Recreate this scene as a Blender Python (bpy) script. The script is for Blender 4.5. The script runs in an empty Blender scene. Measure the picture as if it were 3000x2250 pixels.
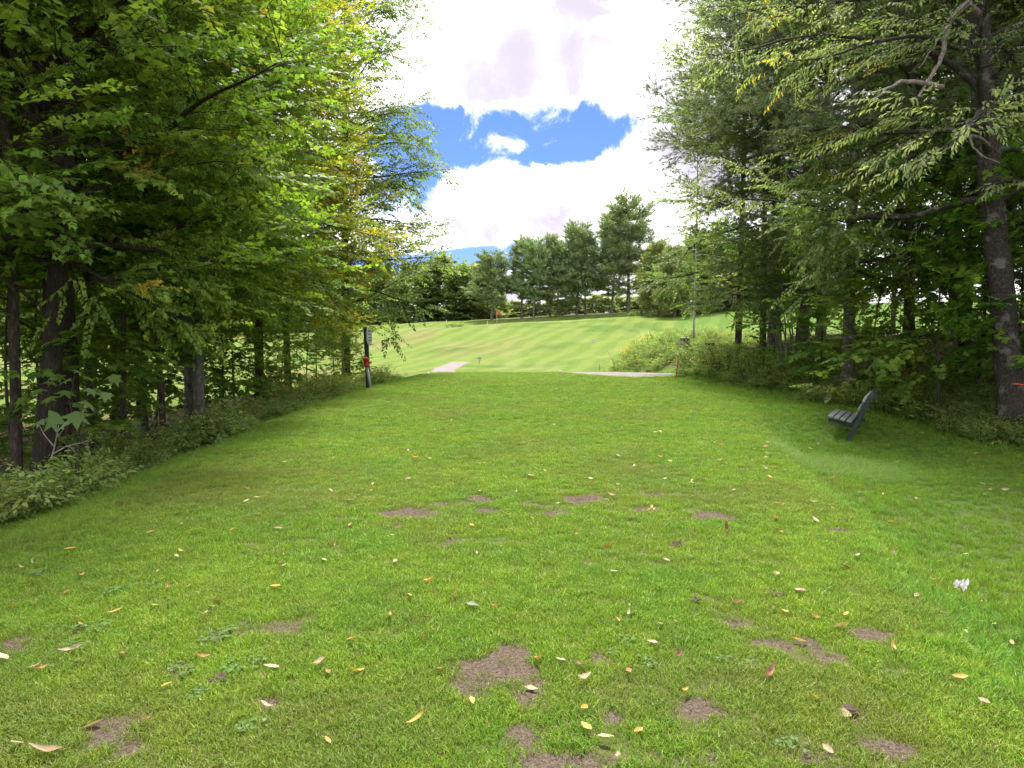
import bpy, math, random
import numpy as np
from mathutils import Vector, Matrix

# ------------------------------------------------------------------ camera, world, sun, exposure
sc = bpy.context.scene
COL = sc.collection
FPX, PW, PH = 2080.0, 3000.0, 2250.0
CAM_Z, HORIZON = 1.6, 1000.0
PITCH = math.atan((PH / 2 - HORIZON) / FPX)
cd = bpy.data.cameras.new('camera'); cam = bpy.data.objects.new('camera', cd); COL.objects.link(cam)
cam.location = (0, 0, CAM_Z); cam.rotation_euler = (math.pi / 2 - PITCH, 0, 0)
cd.sensor_width = 36; cd.lens = 36 * FPX / PW; cd.clip_start = 0.05; cd.clip_end = 3000
sc.camera = cam
SUN_AZ, SUN_EL = math.radians(-1), math.radians(61)      # azimuth clockwise from +Y (view direction)
SKY_STRENGTH, SUN_STRENGTH = 0.10, 2.6
sc.view_settings.view_transform = 'Standard'; sc.view_settings.look = 'None'
sc.view_settings.exposure = 2.05; sc.view_settings.gamma = 1.0; sc.view_settings.use_curve_mapping = False
sc.cycles.adaptive_threshold = 0.02; sc.cycles.max_bounces = 5; sc.cycles.diffuse_bounces = 4; sc.cycles.glossy_bounces = 2
sc.cycles.transmission_bounces = 4; sc.cycles.use_denoising = True
sc.cycles.caustics_reflective = False; sc.cycles.caustics_refractive = False

sd = bpy.data.lights.new('sun', 'SUN'); sun = bpy.data.objects.new('sun', sd); COL.objects.link(sun)
sd.energy = SUN_STRENGTH; sd.angle = math.radians(10.0); sd.color = (1.0, 0.95, 0.86)
sdir = Vector((math.sin(SUN_AZ) * math.cos(SUN_EL), math.cos(SUN_AZ) * math.cos(SUN_EL), math.sin(SUN_EL)))
sun.rotation_euler = (-sdir).to_track_quat('-Z', 'Y').to_euler()


class NT:
    """small helper to write node trees"""
    def __init__(self, tree): self.t = tree; self.L = tree.links
    def n(self, typ, **kw):
        nd = self.t.nodes.new(typ)
        for k, v in kw.items():
            if k == 'inp':
                for a, b in v.items(): nd.inputs[a].default_value = b
            else: setattr(nd, k, v)
        return nd
    def link(self, a, b): self.L.new(a, b)
    def m(self, op, a, b=None, c=None, clamp=False):
        nd = self.t.nodes.new('ShaderNodeMath'); nd.operation = op; nd.use_clamp = clamp
        for i, v in enumerate((a, b, c)):
            if v is None: continue
            if isinstance(v, (int, float)): nd.inputs[i].default_value = v
            else: self.L.new(v, nd.inputs[i])
        return nd.outputs[0]
    def mix(self, fac, a, b, blend='MIX'):
        nd = self.t.nodes.new('ShaderNodeMix'); nd.data_type = 'RGBA'; nd.blend_type = blend
        for s, v in ((nd.inputs[0], fac), (nd.inputs[6], a), (nd.inputs[7], b)):
            if isinstance(v, (int, float)): s.default_value = v
            elif isinstance(v, (tuple, list)): s.default_value = (*v, 1) if len(v) == 3 else v
            else: self.L.new(v, s)
        return nd.outputs[2]
    def noise(self, vec, scale, detail=3, rough=0.55, dist=0.0):
        nd = self.n('ShaderNodeTexNoise', inp={'Scale': scale, 'Detail': detail, 'Roughness': rough, 'Distortion': dist})
        if vec is not None: self.L.new(vec, nd.inputs['Vector'])
        return nd.outputs['Fac']
    def ramp(self, v, a, b, lo=0.0, hi=1.0, smooth=True):
        nd = self.t.nodes.new('ShaderNodeMapRange'); nd.interpolation_type = 'SMOOTHSTEP' if smooth else 'LINEAR'
        nd.clamp = True
        self.L.new(v, nd.inputs[0])
        for i, x in zip((1, 2, 3, 4), (a, b, lo, hi)): nd.inputs[i].default_value = x
        return nd.outputs[0]


w = bpy.data.worlds.new('World'); sc.world = w; w.use_nodes = True
def build_sky():
    t = w.node_tree; t.nodes.clear(); k = NT(t)
    out = k.n('ShaderNodeOutputWorld'); bg = k.n('ShaderNodeBackground', inp={'Strength': SKY_STRENGTH})
    k.link(bg.outputs[0], out.inputs[0])
    sky = k.n('ShaderNodeTexSky', sky_type='NISHITA', sun_disc=False)
    sky.sun_elevation = SUN_EL; sky.sun_rotation = SUN_AZ; sky.altitude = 300; sky.air_density = 1.0; sky.dust_density = 0.6; sky.ozone_density = 2.5
    tc = k.n('ShaderNodeTexCoord'); sep = k.n('ShaderNodeSeparateXYZ'); k.link(tc.outputs['Generated'], sep.inputs[0])
    x, y, z = sep.outputs
    az = k.m('ARCTAN2', x, y); el = k.m('ARCSINE', z)
    # clouds lie on a layer: project the direction on it
    zz = k.m('ADD', k.m('MAXIMUM', z, 0.0), 0.16)
    cmb = k.n('ShaderNodeCombineXYZ'); k.link(k.m('DIVIDE', x, zz), cmb.inputs[0]); k.link(k.m('DIVIDE', y, zz), cmb.inputs[1])
    cmb.inputs[2].default_value = 12.6
    big = k.noise(cmb.outputs[0], 0.75, 2, 0.5)
    det = k.noise(tc.outputs['Generated'], 11.0, 12, 0.64, 0.5)
    fine = k.noise(tc.outputs['Generated'], 22.0, 6, 0.6)
    # the open blue lanes seen between the cumulus banks
    def gap(u, v, ru, rv, tilt, amp):
        a0, e0 = (u - 1500) / FPX, (HORIZON - v) / FPX
        du = k.m('SUBTRACT', az, a0); dv = k.m('SUBTRACT', k.m('SUBTRACT', el, e0), k.m('MULTIPLY', du, tilt))
        q = k.m('ADD', k.m('POWER', k.m('DIVIDE', du, ru / FPX), 2.0), k.m('POWER', k.m('DIVIDE', dv, rv / FPX), 2.0))
        return k.m('MULTIPLY', k.ramp(q, 0.1, 3.2, 1.0, 0.0), amp)
    gaps = [gap(1480, 425, 330, 66, 0.05, 0.66), gap(1200, 500, 90, 130, 0.3, 0.5), gap(1380, 765, 360, 30, 0.10, 0.66), gap(1790, 450, 90, 50, 0.1, 0.3), gap(2040, 740, 190, 50, 0.25, 0.40), gap(760, 640, 260, 60, 0.1, 0.35)]
    g = gaps[0]
    for q in gaps[1:]: g = k.m('ADD', g, q)
    dens = k.m('ADD', k.m('MULTIPLY', k.m('SUBTRACT', big, 0.5), 1.3), k.m('MULTIPLY', k.m('SUBTRACT', det, 0.5), 1.8))
    dens = k.m('ADD', dens, k.m('MULTIPLY', k.m('SUBTRACT', fine, 0.5), 0.45))
    dens = k.m('SUBTRACT', k.m('ADD', dens, 0.42), g)
    mask = k.ramp(dens, -0.06, 0.30)
    # thick parts show a faint lilac underside, brighter billowing tops
    sh1 = k.noise(tc.outputs['Generated'], 4.6, 3, 0.5, 0.3)
    shade = k.m('MULTIPLY', k.ramp(k.m('ADD', sh1, k.m('MULTIPLY', k.m('SUBTRACT', det, 0.5), 0.25)), 0.40, 0.64), k.ramp(dens, 0.10, 0.45))
    cl = k.mix(shade, (1.02, 1.01, 1.02), (0.35, 0.325, 0.38))
    bright = k.n('ShaderNodeVectorMath', operation='SCALE'); k.link(cl, bright.inputs[0]); bright.inputs['Scale'].default_value = CLOUD / SKY_STRENGTH
    blue = k.mix(1.0, sky.outputs[0], (0.195, 0.255, 0.415), 'MULTIPLY')
    k.link(k.mix(mask, blue, bright.outputs[0]), bg.inputs['Color'])
CLOUD = 0.62
build_sky()

# ------------------------------------------------------------------ numpy helpers
def sstep(a, b, x):
    t = np.clip((np.asarray(x, float) - a) / (b - a), 0, 1); return t * t * (3 - 2 * t)
def vnoise(x, y, seed=0):
    x = np.asarray(x, float); y = np.asarray(y, float)
    xi = np.floor(x).astype(np.int64); yi = np.floor(y).astype(np.int64); fx = x - xi; fy = y - yi
    def h(a, b):
        n = (a * 374761393 + b * 668265263 + seed * 1442695041) & 0xffffffff
        n = ((n ^ (n >> 13)) * 1274126177) & 0xffffffff
        return ((n ^ (n >> 16)) & 0xffff) / 65535.0
    fx = fx * fx * (3 - 2 * fx); fy = fy * fy * (3 - 2 * fy)
    return (h(xi, yi) * (1 - fx) + h(xi + 1, yi) * fx) * (1 - fy) + (h(xi, yi + 1) * (1 - fx) + h(xi + 1, yi + 1) * fx) * fy
def fbm(x, y, seed=0, oct=4):
    s, a, tot = 0, 1.0, 0
    for o in range(oct):
        s = s + a * vnoise(x * 2 ** o, y * 2 ** o, seed + o); tot += a; a *= 0.5
    return s / tot

# ------------------------------------------------------------------ terrain height
XL = ([-30, 0, 6, 10, 17, 25, 31, 36, 42], [-3.9, -4.1, -4.4, -4.6, -5.1, -5.2, -4.9, -4.6, -4.4])
XR = ([-30, 0, 3.7, 6.3, 9.3, 12, 16, 20, 26, 31, 38], [1.6, 1.7, 2.25, 3.0, 3.5, 4.2, 5.3, 6.2, 6.2, 5.6, 4.4])
XW = ([-30, 0, 8, 12.7, 21, 27, 30, 33, 36, 40, 45, 55, 70, 90, 120, 160], [8.8, 9.2, 9.4, 9.2, 8.1, 7.1, 6.7, 8.0, 9.5, 7.0, 5.9, 7.4, 13, 17.5, 27, 40])
CY = [-60, 0, 37.2, 39, 42, 48, 56, 63, 70, 78, 85, 95, 105, 113, 120, 126, 132, 140, 147, 156, 200, 320, 900]
CZ = [0, 0, 0, -.14, -.65, -1.15, -1.45, -1.35, -.94, -.5, 0.0, 1.0, 2.15, 3.4, 4.35, 4.86, 4.95, 5.05, 6.2, 6.75, 7.4, 5.0, 5.0]
def xl(y): return np.interp(y, *XL)
def xr(y): return np.interp(y, *XR)
def xw(y): return np.interp(y, *XW)
def H(x, y):
    x = np.asarray(x, float); y = np.asarray(y, float)
    ys = np.linspace(-60, 900, 1921)
    prof = np.convolve(np.pad(np.interp(ys, CY, CZ), 4, mode='edge'), np.ones(9) / 9, 'valid')
    prof = np.where(ys < 34, 0, prof)
    z = np.interp(y, ys, prof)
    far = sstep(60, 130, y)
    z = z + 0.055 * x * far * np.exp(-np.abs(x) / 260)
    near = 1 - sstep(34, 46, y)
    # left of the tee: bank down to the wood and the field behind it
    dl = xl(y) - x
    z = z - near * (0.95 * sstep(-0.6, 3.2, dl) + 0.05 * sstep(-2.0, 0.4, dl)) - sstep(34, 46, y) * (1 - sstep(60, 120, y)) * 0.4 * sstep(2, 20, -x)
    # right of the tee: small step, then flat lawn
    z = z - 0.42 * sstep(-0.1, 0.85, x - xr(y)) * (1 - sstep(13, 17, y)) * sstep(-4, 3, y)
    # wooded bank on the right
    dw = x - xw(y)
    slope = np.interp(y, [0, 12, 18, 25, 36, 43, 55, 70, 100, 150], [.10, .12, .30, .46, .34, .95, 1.0, .5, .10, .0])
    LB_ = np.interp(y, [30, 40, 70, 100], [6.0, 2.7, 2.7, 6.0]); z = z + slope * LB_ * (1 - np.exp(-np.maximum(dw, 0) / LB_))
    z = z + 0.07 * np.maximum(x - 2.0, 0) * sstep(42, 56, y) * (1 - sstep(80, 120, y)) * np.exp(-np.maximum(x - 15, 0) / 20)
    # undulation
    amp = np.interp(y, [0, 30, 45, 70, 110, 130, 160], [.03, .03, .12, .45, .75, .06, .2])
    amp = np.where((dl > 1) | (dw > 0.5), np.maximum(amp, .12), amp)
    z = z + amp * (fbm(x / 9.0 + 11, y / 9.0 + 5, 3, 3) - 0.5) * 1.6
    z = z + np.where((dl > 0.8) | (dw > 0.6), .10, .015) * (fbm(x / 1.1, y / 1.1, 9, 2) - 0.5)
    return z
def h1(x, y): return float(H(np.array([x]), np.array([y]))[0])
def ray(u, v):
    d = Vector(((u - PW / 2) / FPX, 1.0, -(v - PH / 2) / FPX))
    d.rotate(Matrix.Rotation(-PITCH, 3, 'X')); return d
def hit(u, v):
    d = ray(u, v); ts = np.geomspace(1.5, 400, 3000)
    px, py, pz = d.x * ts, d.y * ts, CAM_Z + d.z * ts
    under = np.nonzero(pz < H(px, py))[0]
    t = ts[under[0]] if len(under) else 150.0
    return Vector((d.x * t, d.y * t, h1(d.x * t, d.y * t)))
def at(u, depth): return ((u - 1500) / FPX * depth, depth)

# ------------------------------------------------------------------ mesh helpers
def tagit(o, label=None, cat=None, group=None, kind=None):
    if label: o['label'] = label
    if cat: o['category'] = cat
    if group: o['group'] = group
    if kind: o['kind'] = kind
    return o
def mesh_np(name, verts, tris, col=None, mat=None, smooth=False):
    me = bpy.data.meshes.new(name); verts = np.asarray(verts, np.float32); tris = np.asarray(tris, np.int32)
    me.vertices.add(len(verts)); me.vertices.foreach_set('co', verts.ravel())
    k = tris.shape[1]
    me.loops.add(tris.size); me.loops.foreach_set('vertex_index', tris.ravel())
    me.polygons.add(len(tris)); me.polygons.foreach_set('loop_start', np.arange(0, tris.size, k, dtype=np.int32))
    me.polygons.foreach_set('use_smooth', np.full(len(tris), smooth))
    if col is not None:
        a = me.attributes.new('Col', 'FLOAT_COLOR', 'POINT')
        c = np.ones((len(verts), 4), np.float32); c[:, :3] = col; a.data.foreach_set('color', c.ravel())
    me.update(calc_edges=True)
    if mat: me.materials.append(mat)
    return me
def ob(name, me, parent=None):
    o = bpy.data.objects.new(name, me); COL.objects.link(o)
    if parent: o.parent = parent
    return o
def empty(name, loc, rz=0.0, scale=1.0):
    o = bpy.data.objects.new(name, None); COL.objects.link(o); o.location = loc; o.rotation_euler = (0, 0, rz)
    o.scale = (scale,) * 3 if isinstance(scale, (int, float)) else scale
    o.empty_display_size = 0.2
    return o
class MB:
    """collects simple solids into one mesh"""
    def __init__(self): self.v = []; self.f = []
    def add(self, v, f):
        b = len(self.v); self.v += [tuple(p) for p in v]; self.f += [tuple(i + b for i in q) for q in f]; return self
    def box(self, size, M=None, taper=1.0, bev=0.0):
        sx, sy, sz = (s / 2 for s in size); v = []
        if bev <= 0:
            for z, k in ((-sz, 1), (sz, taper)): v += [(-sx * k, -sy * k, z), (sx * k, -sy * k, z), (sx * k, sy * k, z), (-sx * k, sy * k, z)]
            f = [(0, 3, 2, 1), (4, 5, 6, 7)] + [(i, (i + 1) % 4, 4 + (i + 1) % 4, 4 + i) for i in range(4)]
        else:
            def ring(kx, ky, z):
                b = bev
                return [(-kx + b, -ky, z), (kx - b, -ky, z), (kx, -ky + b, z), (kx, ky - b, z), (kx - b, ky, z), (-kx + b, ky, z), (-kx, ky - b, z), (-kx, -ky + b, z)]
            rings = [ring(sx - bev * .7, sy - bev * .7, -sz), ring(sx, sy, -sz + bev), ring(sx, sy, sz - bev), ring(sx - bev * .7, sy - bev * .7, sz)]
            for r in rings: v += r
            f = [tuple(range(7, -1, -1)), tuple(range(24, 32))]
            for k in range(3): f += [(k * 8 + i, k * 8 + (i + 1) % 8, k * 8 + 8 + (i + 1) % 8, k * 8 + 8 + i) for i in range(8)]
        if M is not None: v = [M @ Vector(p) for p in v]
        return self.add(v, f)
    def lathe(self, prof, n=16, M=None):
        v = []; f = []
        for r, z in prof: v += [(r * math.cos(2 * math.pi * i / n), r * math.sin(2 * math.pi * i / n), z) for i in range(n)]
        for k in range(len(prof) - 1): f += [(k * n + i, k * n + (i + 1) % n, k * n + n + (i + 1) % n, k * n + n + i) for i in range(n)]
        f += [tuple(range(n - 1, -1, -1)), tuple(range((len(prof) - 1) * n, len(prof) * n))]
        if M is not None: v = [M @ Vector(p) for p in v]
        return self.add(v, f)
    def build(self, name, mat, parent=None, smooth=False):
        me = bpy.data.meshes.new(name); me.from_pydata(self.v, [], self.f); me.update()
        if smooth: me.polygons.foreach_set('use_smooth', [len(p.vertices) == 4 for p in me.polygons])
        me.materials.append(mat); return ob(name, me, parent)
def beam(a, b, sx, sy, side):
    """matrix and length of a bar from a to b, its local x along `side`"""
    a, b = Vector(a), Vector(b); z = (b - a).normalized(); x = (Vector(side) - z * z.dot(Vector(side))).normalized(); y = z.cross(x)
    M = Matrix((x, y, z)).transposed().to_4x4(); M.translation = (a + b) / 2
    return (sx, sy, (b - a).length), M

# ------------------------------------------------------------------ materials
def pmat(name):
    m = bpy.data.materials.new(name); m.use_nodes = True; t = m.node_tree; k = NT(t)
    return m, k, t.nodes['Principled BSDF']
def leaf_material(name, trans=0.48, rough=0.55, spec=0.22):
    m, k, b = pmat(name)
    a = k.n('ShaderNodeAttribute', attribute_name='Col')
    oi = k.n('ShaderNodeObjectInfo')
    hs = k.n('ShaderNodeHueSaturation'); k.link(a.outputs['Color'], hs.inputs['Color'])
    k.link(k.ramp(oi.outputs['Random'], 0, 1, 0.488, 0.512, False), hs.inputs['Hue']); k.link(k.ramp(oi.outputs['Random'], 0, 1, 0.88, 1.14, False), hs.inputs['Value'])
    k.link(hs.outputs[0], b.inputs['Base Color']); b.inputs['Roughness'].default_value = rough
    b.inputs['Specular IOR Level'].default_value = spec
    tr = k.n('ShaderNodeBsdfTranslucent'); k.link(k.mix(1.0, hs.outputs[0], (1.55, 1.6, 0.8), 'MULTIPLY'), tr.inputs['Color'])
    mx = k.n('ShaderNodeMixShader', inp={0: trans}); k.link(b.outputs[0], mx.inputs[1]); k.link(tr.outputs[0], mx.inputs[2])
    k.link(mx.outputs[0], m.node_tree.nodes['Material Output'].inputs[0]); return m
M_LEAF = leaf_material('leaf'); M_NEEDLE = leaf_material('needle', 0.18, 0.6, 0.25)
def bark_material(name, dark, light, sx=9.0, sz=2.0, bump=0.6, blotch=None):
    m, k, b = pmat(name)
    tc = k.n('ShaderNodeTexCoord'); mp = k.n('ShaderNodeMapping'); mp.inputs['Scale'].default_value = (sx, sx, sz)
    k.link(tc.outputs['Object'], mp.inputs[0])
    n1 = k.noise(mp.outputs[0], 1.6, 5, 0.65, 0.3)
    vo = k.n('ShaderNodeTexVoronoi', feature='DISTANCE_TO_EDGE', inp={'Scale': 1.5}); k.link(mp.outputs[0], vo.inputs['Vector'])
    crack = k.ramp(vo.outputs['Distance'], 0.0, 0.25)
    f = k.m('MULTIPLY', k.ramp(n1, 0.25, 0.75), k.m('ADD', k.m('MULTIPLY', crack, 0.7), 0.3))
    c = k.mix(f, dark, light)
    if blotch:
        n2 = k.noise(tc.outputs['Object'], 3.5, 4, 0.6); c = k.mix(k.ramp(n2, 0.54, 0.66), c, blotch)
    k.link(c, b.inputs['Base Color']); b.inputs['Roughness'].default_value = 0.9; b.inputs['Specular IOR Level'].default_value = 0.2
    bp = k.n('ShaderNodeBump', inp={'Strength': bump, 'Distance': 0.03}); k.link(f, bp.inputs['Height']); k.link(bp.outputs[0], b.inputs['Normal'])
    return m
M_BARK = {
    'dark': bark_material('bark_dark_rough', (.016, .013, .010), (.075, .058, .044), 14, 5, 1.0, (.050, .056, .024)),
    'grey': bark_material('bark_grey_smooth', (.10, .095, .085), (.25, .235, .21), 5, 3, .3, (.055, .05, .045)),
    'pine': bark_material('bark_pine', (.080, .066, .057), (.27, .235, .210), 16, 5, .8, (.33, .32, .295)),
    'brown': bark_material('bark_brown', (.030, .024, .019), (.12, .095, .075), 12, 3, .7),
    'birch': bark_material('bark_birch', (.20, .19, .17), (.62, .60, .56), 3, 8, .3, (.50, .49, .46)),
    'cherry': bark_material('bark_cherry', (.028, .024, .022), (.125, .108, .096), 18, 10, .9, (.17, .16, .145)),
    'deadwood': bark_material('deadwood', (.12, .10, .085), (.34, .31, .27), 8, 1.5, .5),
}

# ------------------------------------------------------------------ leaf shapes and sprays
LEAFSHAPE = {
    'maple': (np.array([(0, 0, 0), (-.55, .18, -.05), (-.26, .40, .0), (-.46, .72, -.07), (-.15, .62, .0), (0, 1.0, -.08), (.15, .62, .0), (.46, .72, -.07), (.26, .40, .0), (.55, .18, -.05)]),
              np.array([(0, 2, 1), (0, 4, 2), (2, 4, 3), (0, 6, 4), (4, 6, 5), (0, 8, 6), (6, 8, 7), (0, 9, 8)])),
    'maple_low': (np.array([(0, 0, 0), (-.52, .35, -.05), (-.2, .55, 0), (0, 1.0, -.08), (.2, .55, 0), (.52, .35, -.05)]), np.array([(0, 2, 1), (0, 4, 2), (2, 4, 3), (0, 5, 4)])),
    'lance': (np.array([(0, 0, 0), (-.17, .38, .05), (0, .45, 0), (.17, .38, .05), (-.10, .75, .02), (.10, .75, .02), (0, 1.0, -.12)]), np.array([(0, 2, 1), (0, 3, 2), (1, 2, 4), (2, 3, 5), (2, 6, 4), (2, 5, 6)])),
    'oval': (np.array([(0, 0, 0), (-.30, .40, .05), (0, .45, 0), (.30, .40, .05), (0, 1.0, -.10)]), np.array([(0, 2, 1), (0, 3, 2), (1, 2, 4), (2, 3, 4)])),
    'card': (np.array([(0, 0, 0), (-.36, .45, .04), (0, 1.0, -.06), (.36, .45, .04)]), np.array([(0, 2, 1), (0, 3, 2)])),
}
def rotm(ax, ang):
    ax = np.asarray(ax, float); ax = ax / np.linalg.norm(ax); K = np.array([[0, -ax[2], ax[1]], [ax[2], 0, -ax[0]], [-ax[1], ax[0], 0]])
    return np.eye(3) + math.sin(ang) * K + (1 - math.cos(ang)) * K @ K
def leaf_spray(rng, n, length, size, shape='maple', droop=0.3, flat=0.35, spread=1.0, twig=0.006):
    """a twig along +x with n leaves on both sides, faces about +z"""
    V, T, ID = [], [], []; base = 0; lv, lt = LEAFSHAPE[shape]
    for i in range(n):
        s = (i + rng.uniform(.2, .8)) / n; side = 1 if i % 2 else -1
        px = np.array([length * s, 0, -0.25 * droop * length * s * s])
        a = side * rng.uniform(.5, 1.25) * (1 - .6 * s) * spread
        if i == n - 1: a *= .2
        sz = size * rng.uniform(.7, 1.2) * (1 - .25 * s)
        v = lv * sz
        v = v @ rotm((0, 1, 0), rng.normal(0, flat)).T @ rotm((1, 0, 0), -droop * rng.uniform(.3, 1.6) + rng.normal(0, flat * .6)).T
        v = v @ rotm((0, 0, 1), a - math.pi / 2).T
        pet = np.array([math.cos(a), math.sin(a), -.1]) * sz * .35
        V.append(v + px + pet); T.append(lt + base); ID += [i] * len(lv); base += len(lv)
    if twig:
        e = np.array([length * .95, 0, -0.25 * droop * length])
        q = np.array([(0, -twig, 0), (0, twig, 0), tuple(e), (0, 0, -twig)]); V.append(q); T.append(np.array([(0, 1, 2), (1, 3, 2)]) + base); ID += [-1] * 4
    return np.concatenate(V), np.concatenate(T), np.array(ID)
def needle_spray(rng, brushes, needles, length, nl, nw, curl=0.2):
    V, T, ID = [], [], []; base = 0
    for i in range(brushes):
        s = (i + .7) / brushes; side = (1, -1, 0)[i % 3] if i < brushes - 1 else 0
        a0 = side * rng.uniform(.5, .9)
        p = np.array([length * s, side * length * .25 * rng.uniform(.4, 1.2), curl * length * s * s * rng.uniform(.2, 1.2)])
        ax = np.array([math.cos(a0), math.sin(a0), .35])
        for j in range(needles):
            d = ax + rng.normal(0, .55, 3); d /= np.linalg.norm(d)
            L = nl * rng.uniform(.7, 1.15); sd_ = np.cross(d, rng.normal(0, 1, 3)); sd_ /= np.linalg.norm(sd_)
            o = p + ax * rng.uniform(-.5, .3) * nl * .8
            V.append(np.array([o - sd_ * nw * .5, o + sd_ * nw * .5, o + d * L])); T.append(np.array([(0, 1, 2)]) + base); ID += [i] * 3; base += 3
    q = np.array([(0, -.008, 0), (0, .008, 0), (length, 0, curl * length * .6), (0, 0, -.008)]); V.append(q); T.append(np.array([(0, 1, 2), (1, 3, 2)]) + base); ID += [-1] * 4
    return np.concatenate(V), np.concatenate(T), np.array(ID)
def foliage(name, rng, temps, pos, dirs, scl, palette, weights, mat, tilt=0.35, patch=None, twigcol=(.05, .04, .03), jitter=.22, up=(0, 0, 1), gain=1.3):
    """merge sprays into one crown mesh; palette = linear leaf colours"""
    n = len(pos); pos = np.asarray(pos); d = np.asarray(dirs, float); d /= np.linalg.norm(d, axis=1, keepdims=True)
    upv = np.tile(np.array(up, float), (n, 1)) + rng.normal(0, tilt, (n, 3))
    y = np.cross(upv, d); y /= np.maximum(np.linalg.norm(y, axis=1, keepdims=True), 1e-6); z = np.cross(d, y)
    R = np.stack([d, y, z], axis=2)
    pal = np.array(palette); pw = np.array(weights, float); pw /= pw.sum()
    which = rng.integers(0, len(temps), n); VV, TT, CC = [], [], []; base = 0
    sprayc = pal[rng.choice(len(pal), n, p=pw)]
    if patch is not None:
        pm, pc = patch(pos); sprayc = np.where((rng.random(n) < pm)[:, None], np.array(pc)[rng.integers(0, len(pc), n)], sprayc)
    for k, (tv, tt, tid) in enumerate(temps):
        ix = np.nonzero(which == k)[0]
        if not len(ix): continue
        v = np.einsum('nij,vj->nvi', R[ix] * np.asarray(scl)[ix][:, None, None], tv) + pos[ix][:, None, :]
        nl = tid.max() + 1
        lc = pal[rng.choice(len(pal), (len(ix), nl), p=pw)] * .35 + sprayc[ix][:, None, :] * .65
        lc = lc * gain * np.exp(rng.normal(0, jitter, (len(ix), nl, 1)))
        lc = np.concatenate([lc, np.tile(np.array(twigcol), (len(ix), 1, 1))], axis=1)
        c = lc[:, np.where(tid < 0, nl, tid), :]
        t = tt[None] + (np.arange(len(ix)) * len(tv))[:, None, None] + base
        VV.append(v.reshape(-1, 3)); CC.append(c.reshape(-1, 3)); TT.append(t.reshape(-1, 3)); base += len(ix) * len(tv)
    return mesh_np(name, np.concatenate(VV), np.concatenate(TT), np.concatenate(CC), mat)

# ------------------------------------------------------------------ wood: tubes and growth
def tubes(name, lines, mat, rough=0.0, seed=0):
    V, F = [], []; base = 0; rng = np.random.default_rng(seed)
    for pts, rad, n in lines:
        pts = np.asarray(pts, float); m = len(pts)
        tan = np.gradient(pts, axis=0); tan /= np.maximum(np.linalg.norm(tan, axis=1, keepdims=True), 1e-9)
        ref = np.array([1.0, 0, 0]) if abs(tan[0][0]) < .8 else np.array([0, 1.0, 0])
        a = np.cross(tan, ref); a /= np.linalg.norm(a, axis=1, keepdims=True); b = np.cross(tan, a)
        th = np.arange(n) * 2 * math.pi / n
        rr = np.asarray(rad)[:, None] * (1 + (rough * rng.normal(0, 1, (m, n)) if rough and n > 5 else 0))
        ring = pts[:, None, :] + rr[..., None] * (np.cos(th)[None, :, None] * a[:, None, :] + np.sin(th)[None, :, None] * b[:, None, :])
        V.append(ring.reshape(-1, 3)); i = np.arange(m - 1)[:, None] * n; j = np.arange(n)[None, :]; j2 = (j + 1) % n
        F.append(np.stack([i + j, i + j2, i + n + j2, i + n + j], axis=2).reshape(-1, 4) + base); base += m * n
    return mesh_np(name, np.concatenate(V), np.concatenate(F), None, mat, True)
def trunk_line(rng, height, r, lean=(0, 0), wob=.12, segs=16, flare=.45, top=.12, sides=12):
    t = np.linspace(0, 1, segs); w1, w2 = rng.uniform(0, 6, 2)
    x = lean[0] * t + wob * np.sin(3.2 * t + w1) - wob * math.sin(w1); y = lean[1] * t + wob * np.cos(2.7 * t + w2) - wob * math.cos(w2)
    pts = np.stack([x, y, -.35 + t * (height + .35)], axis=1)
    rad = r * ((1 - t) ** .85 * (1 - top) + top) * (1 + flare * np.exp(-t * height / .35))
    return pts, rad, sides
GOLD = 2.39996
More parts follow.
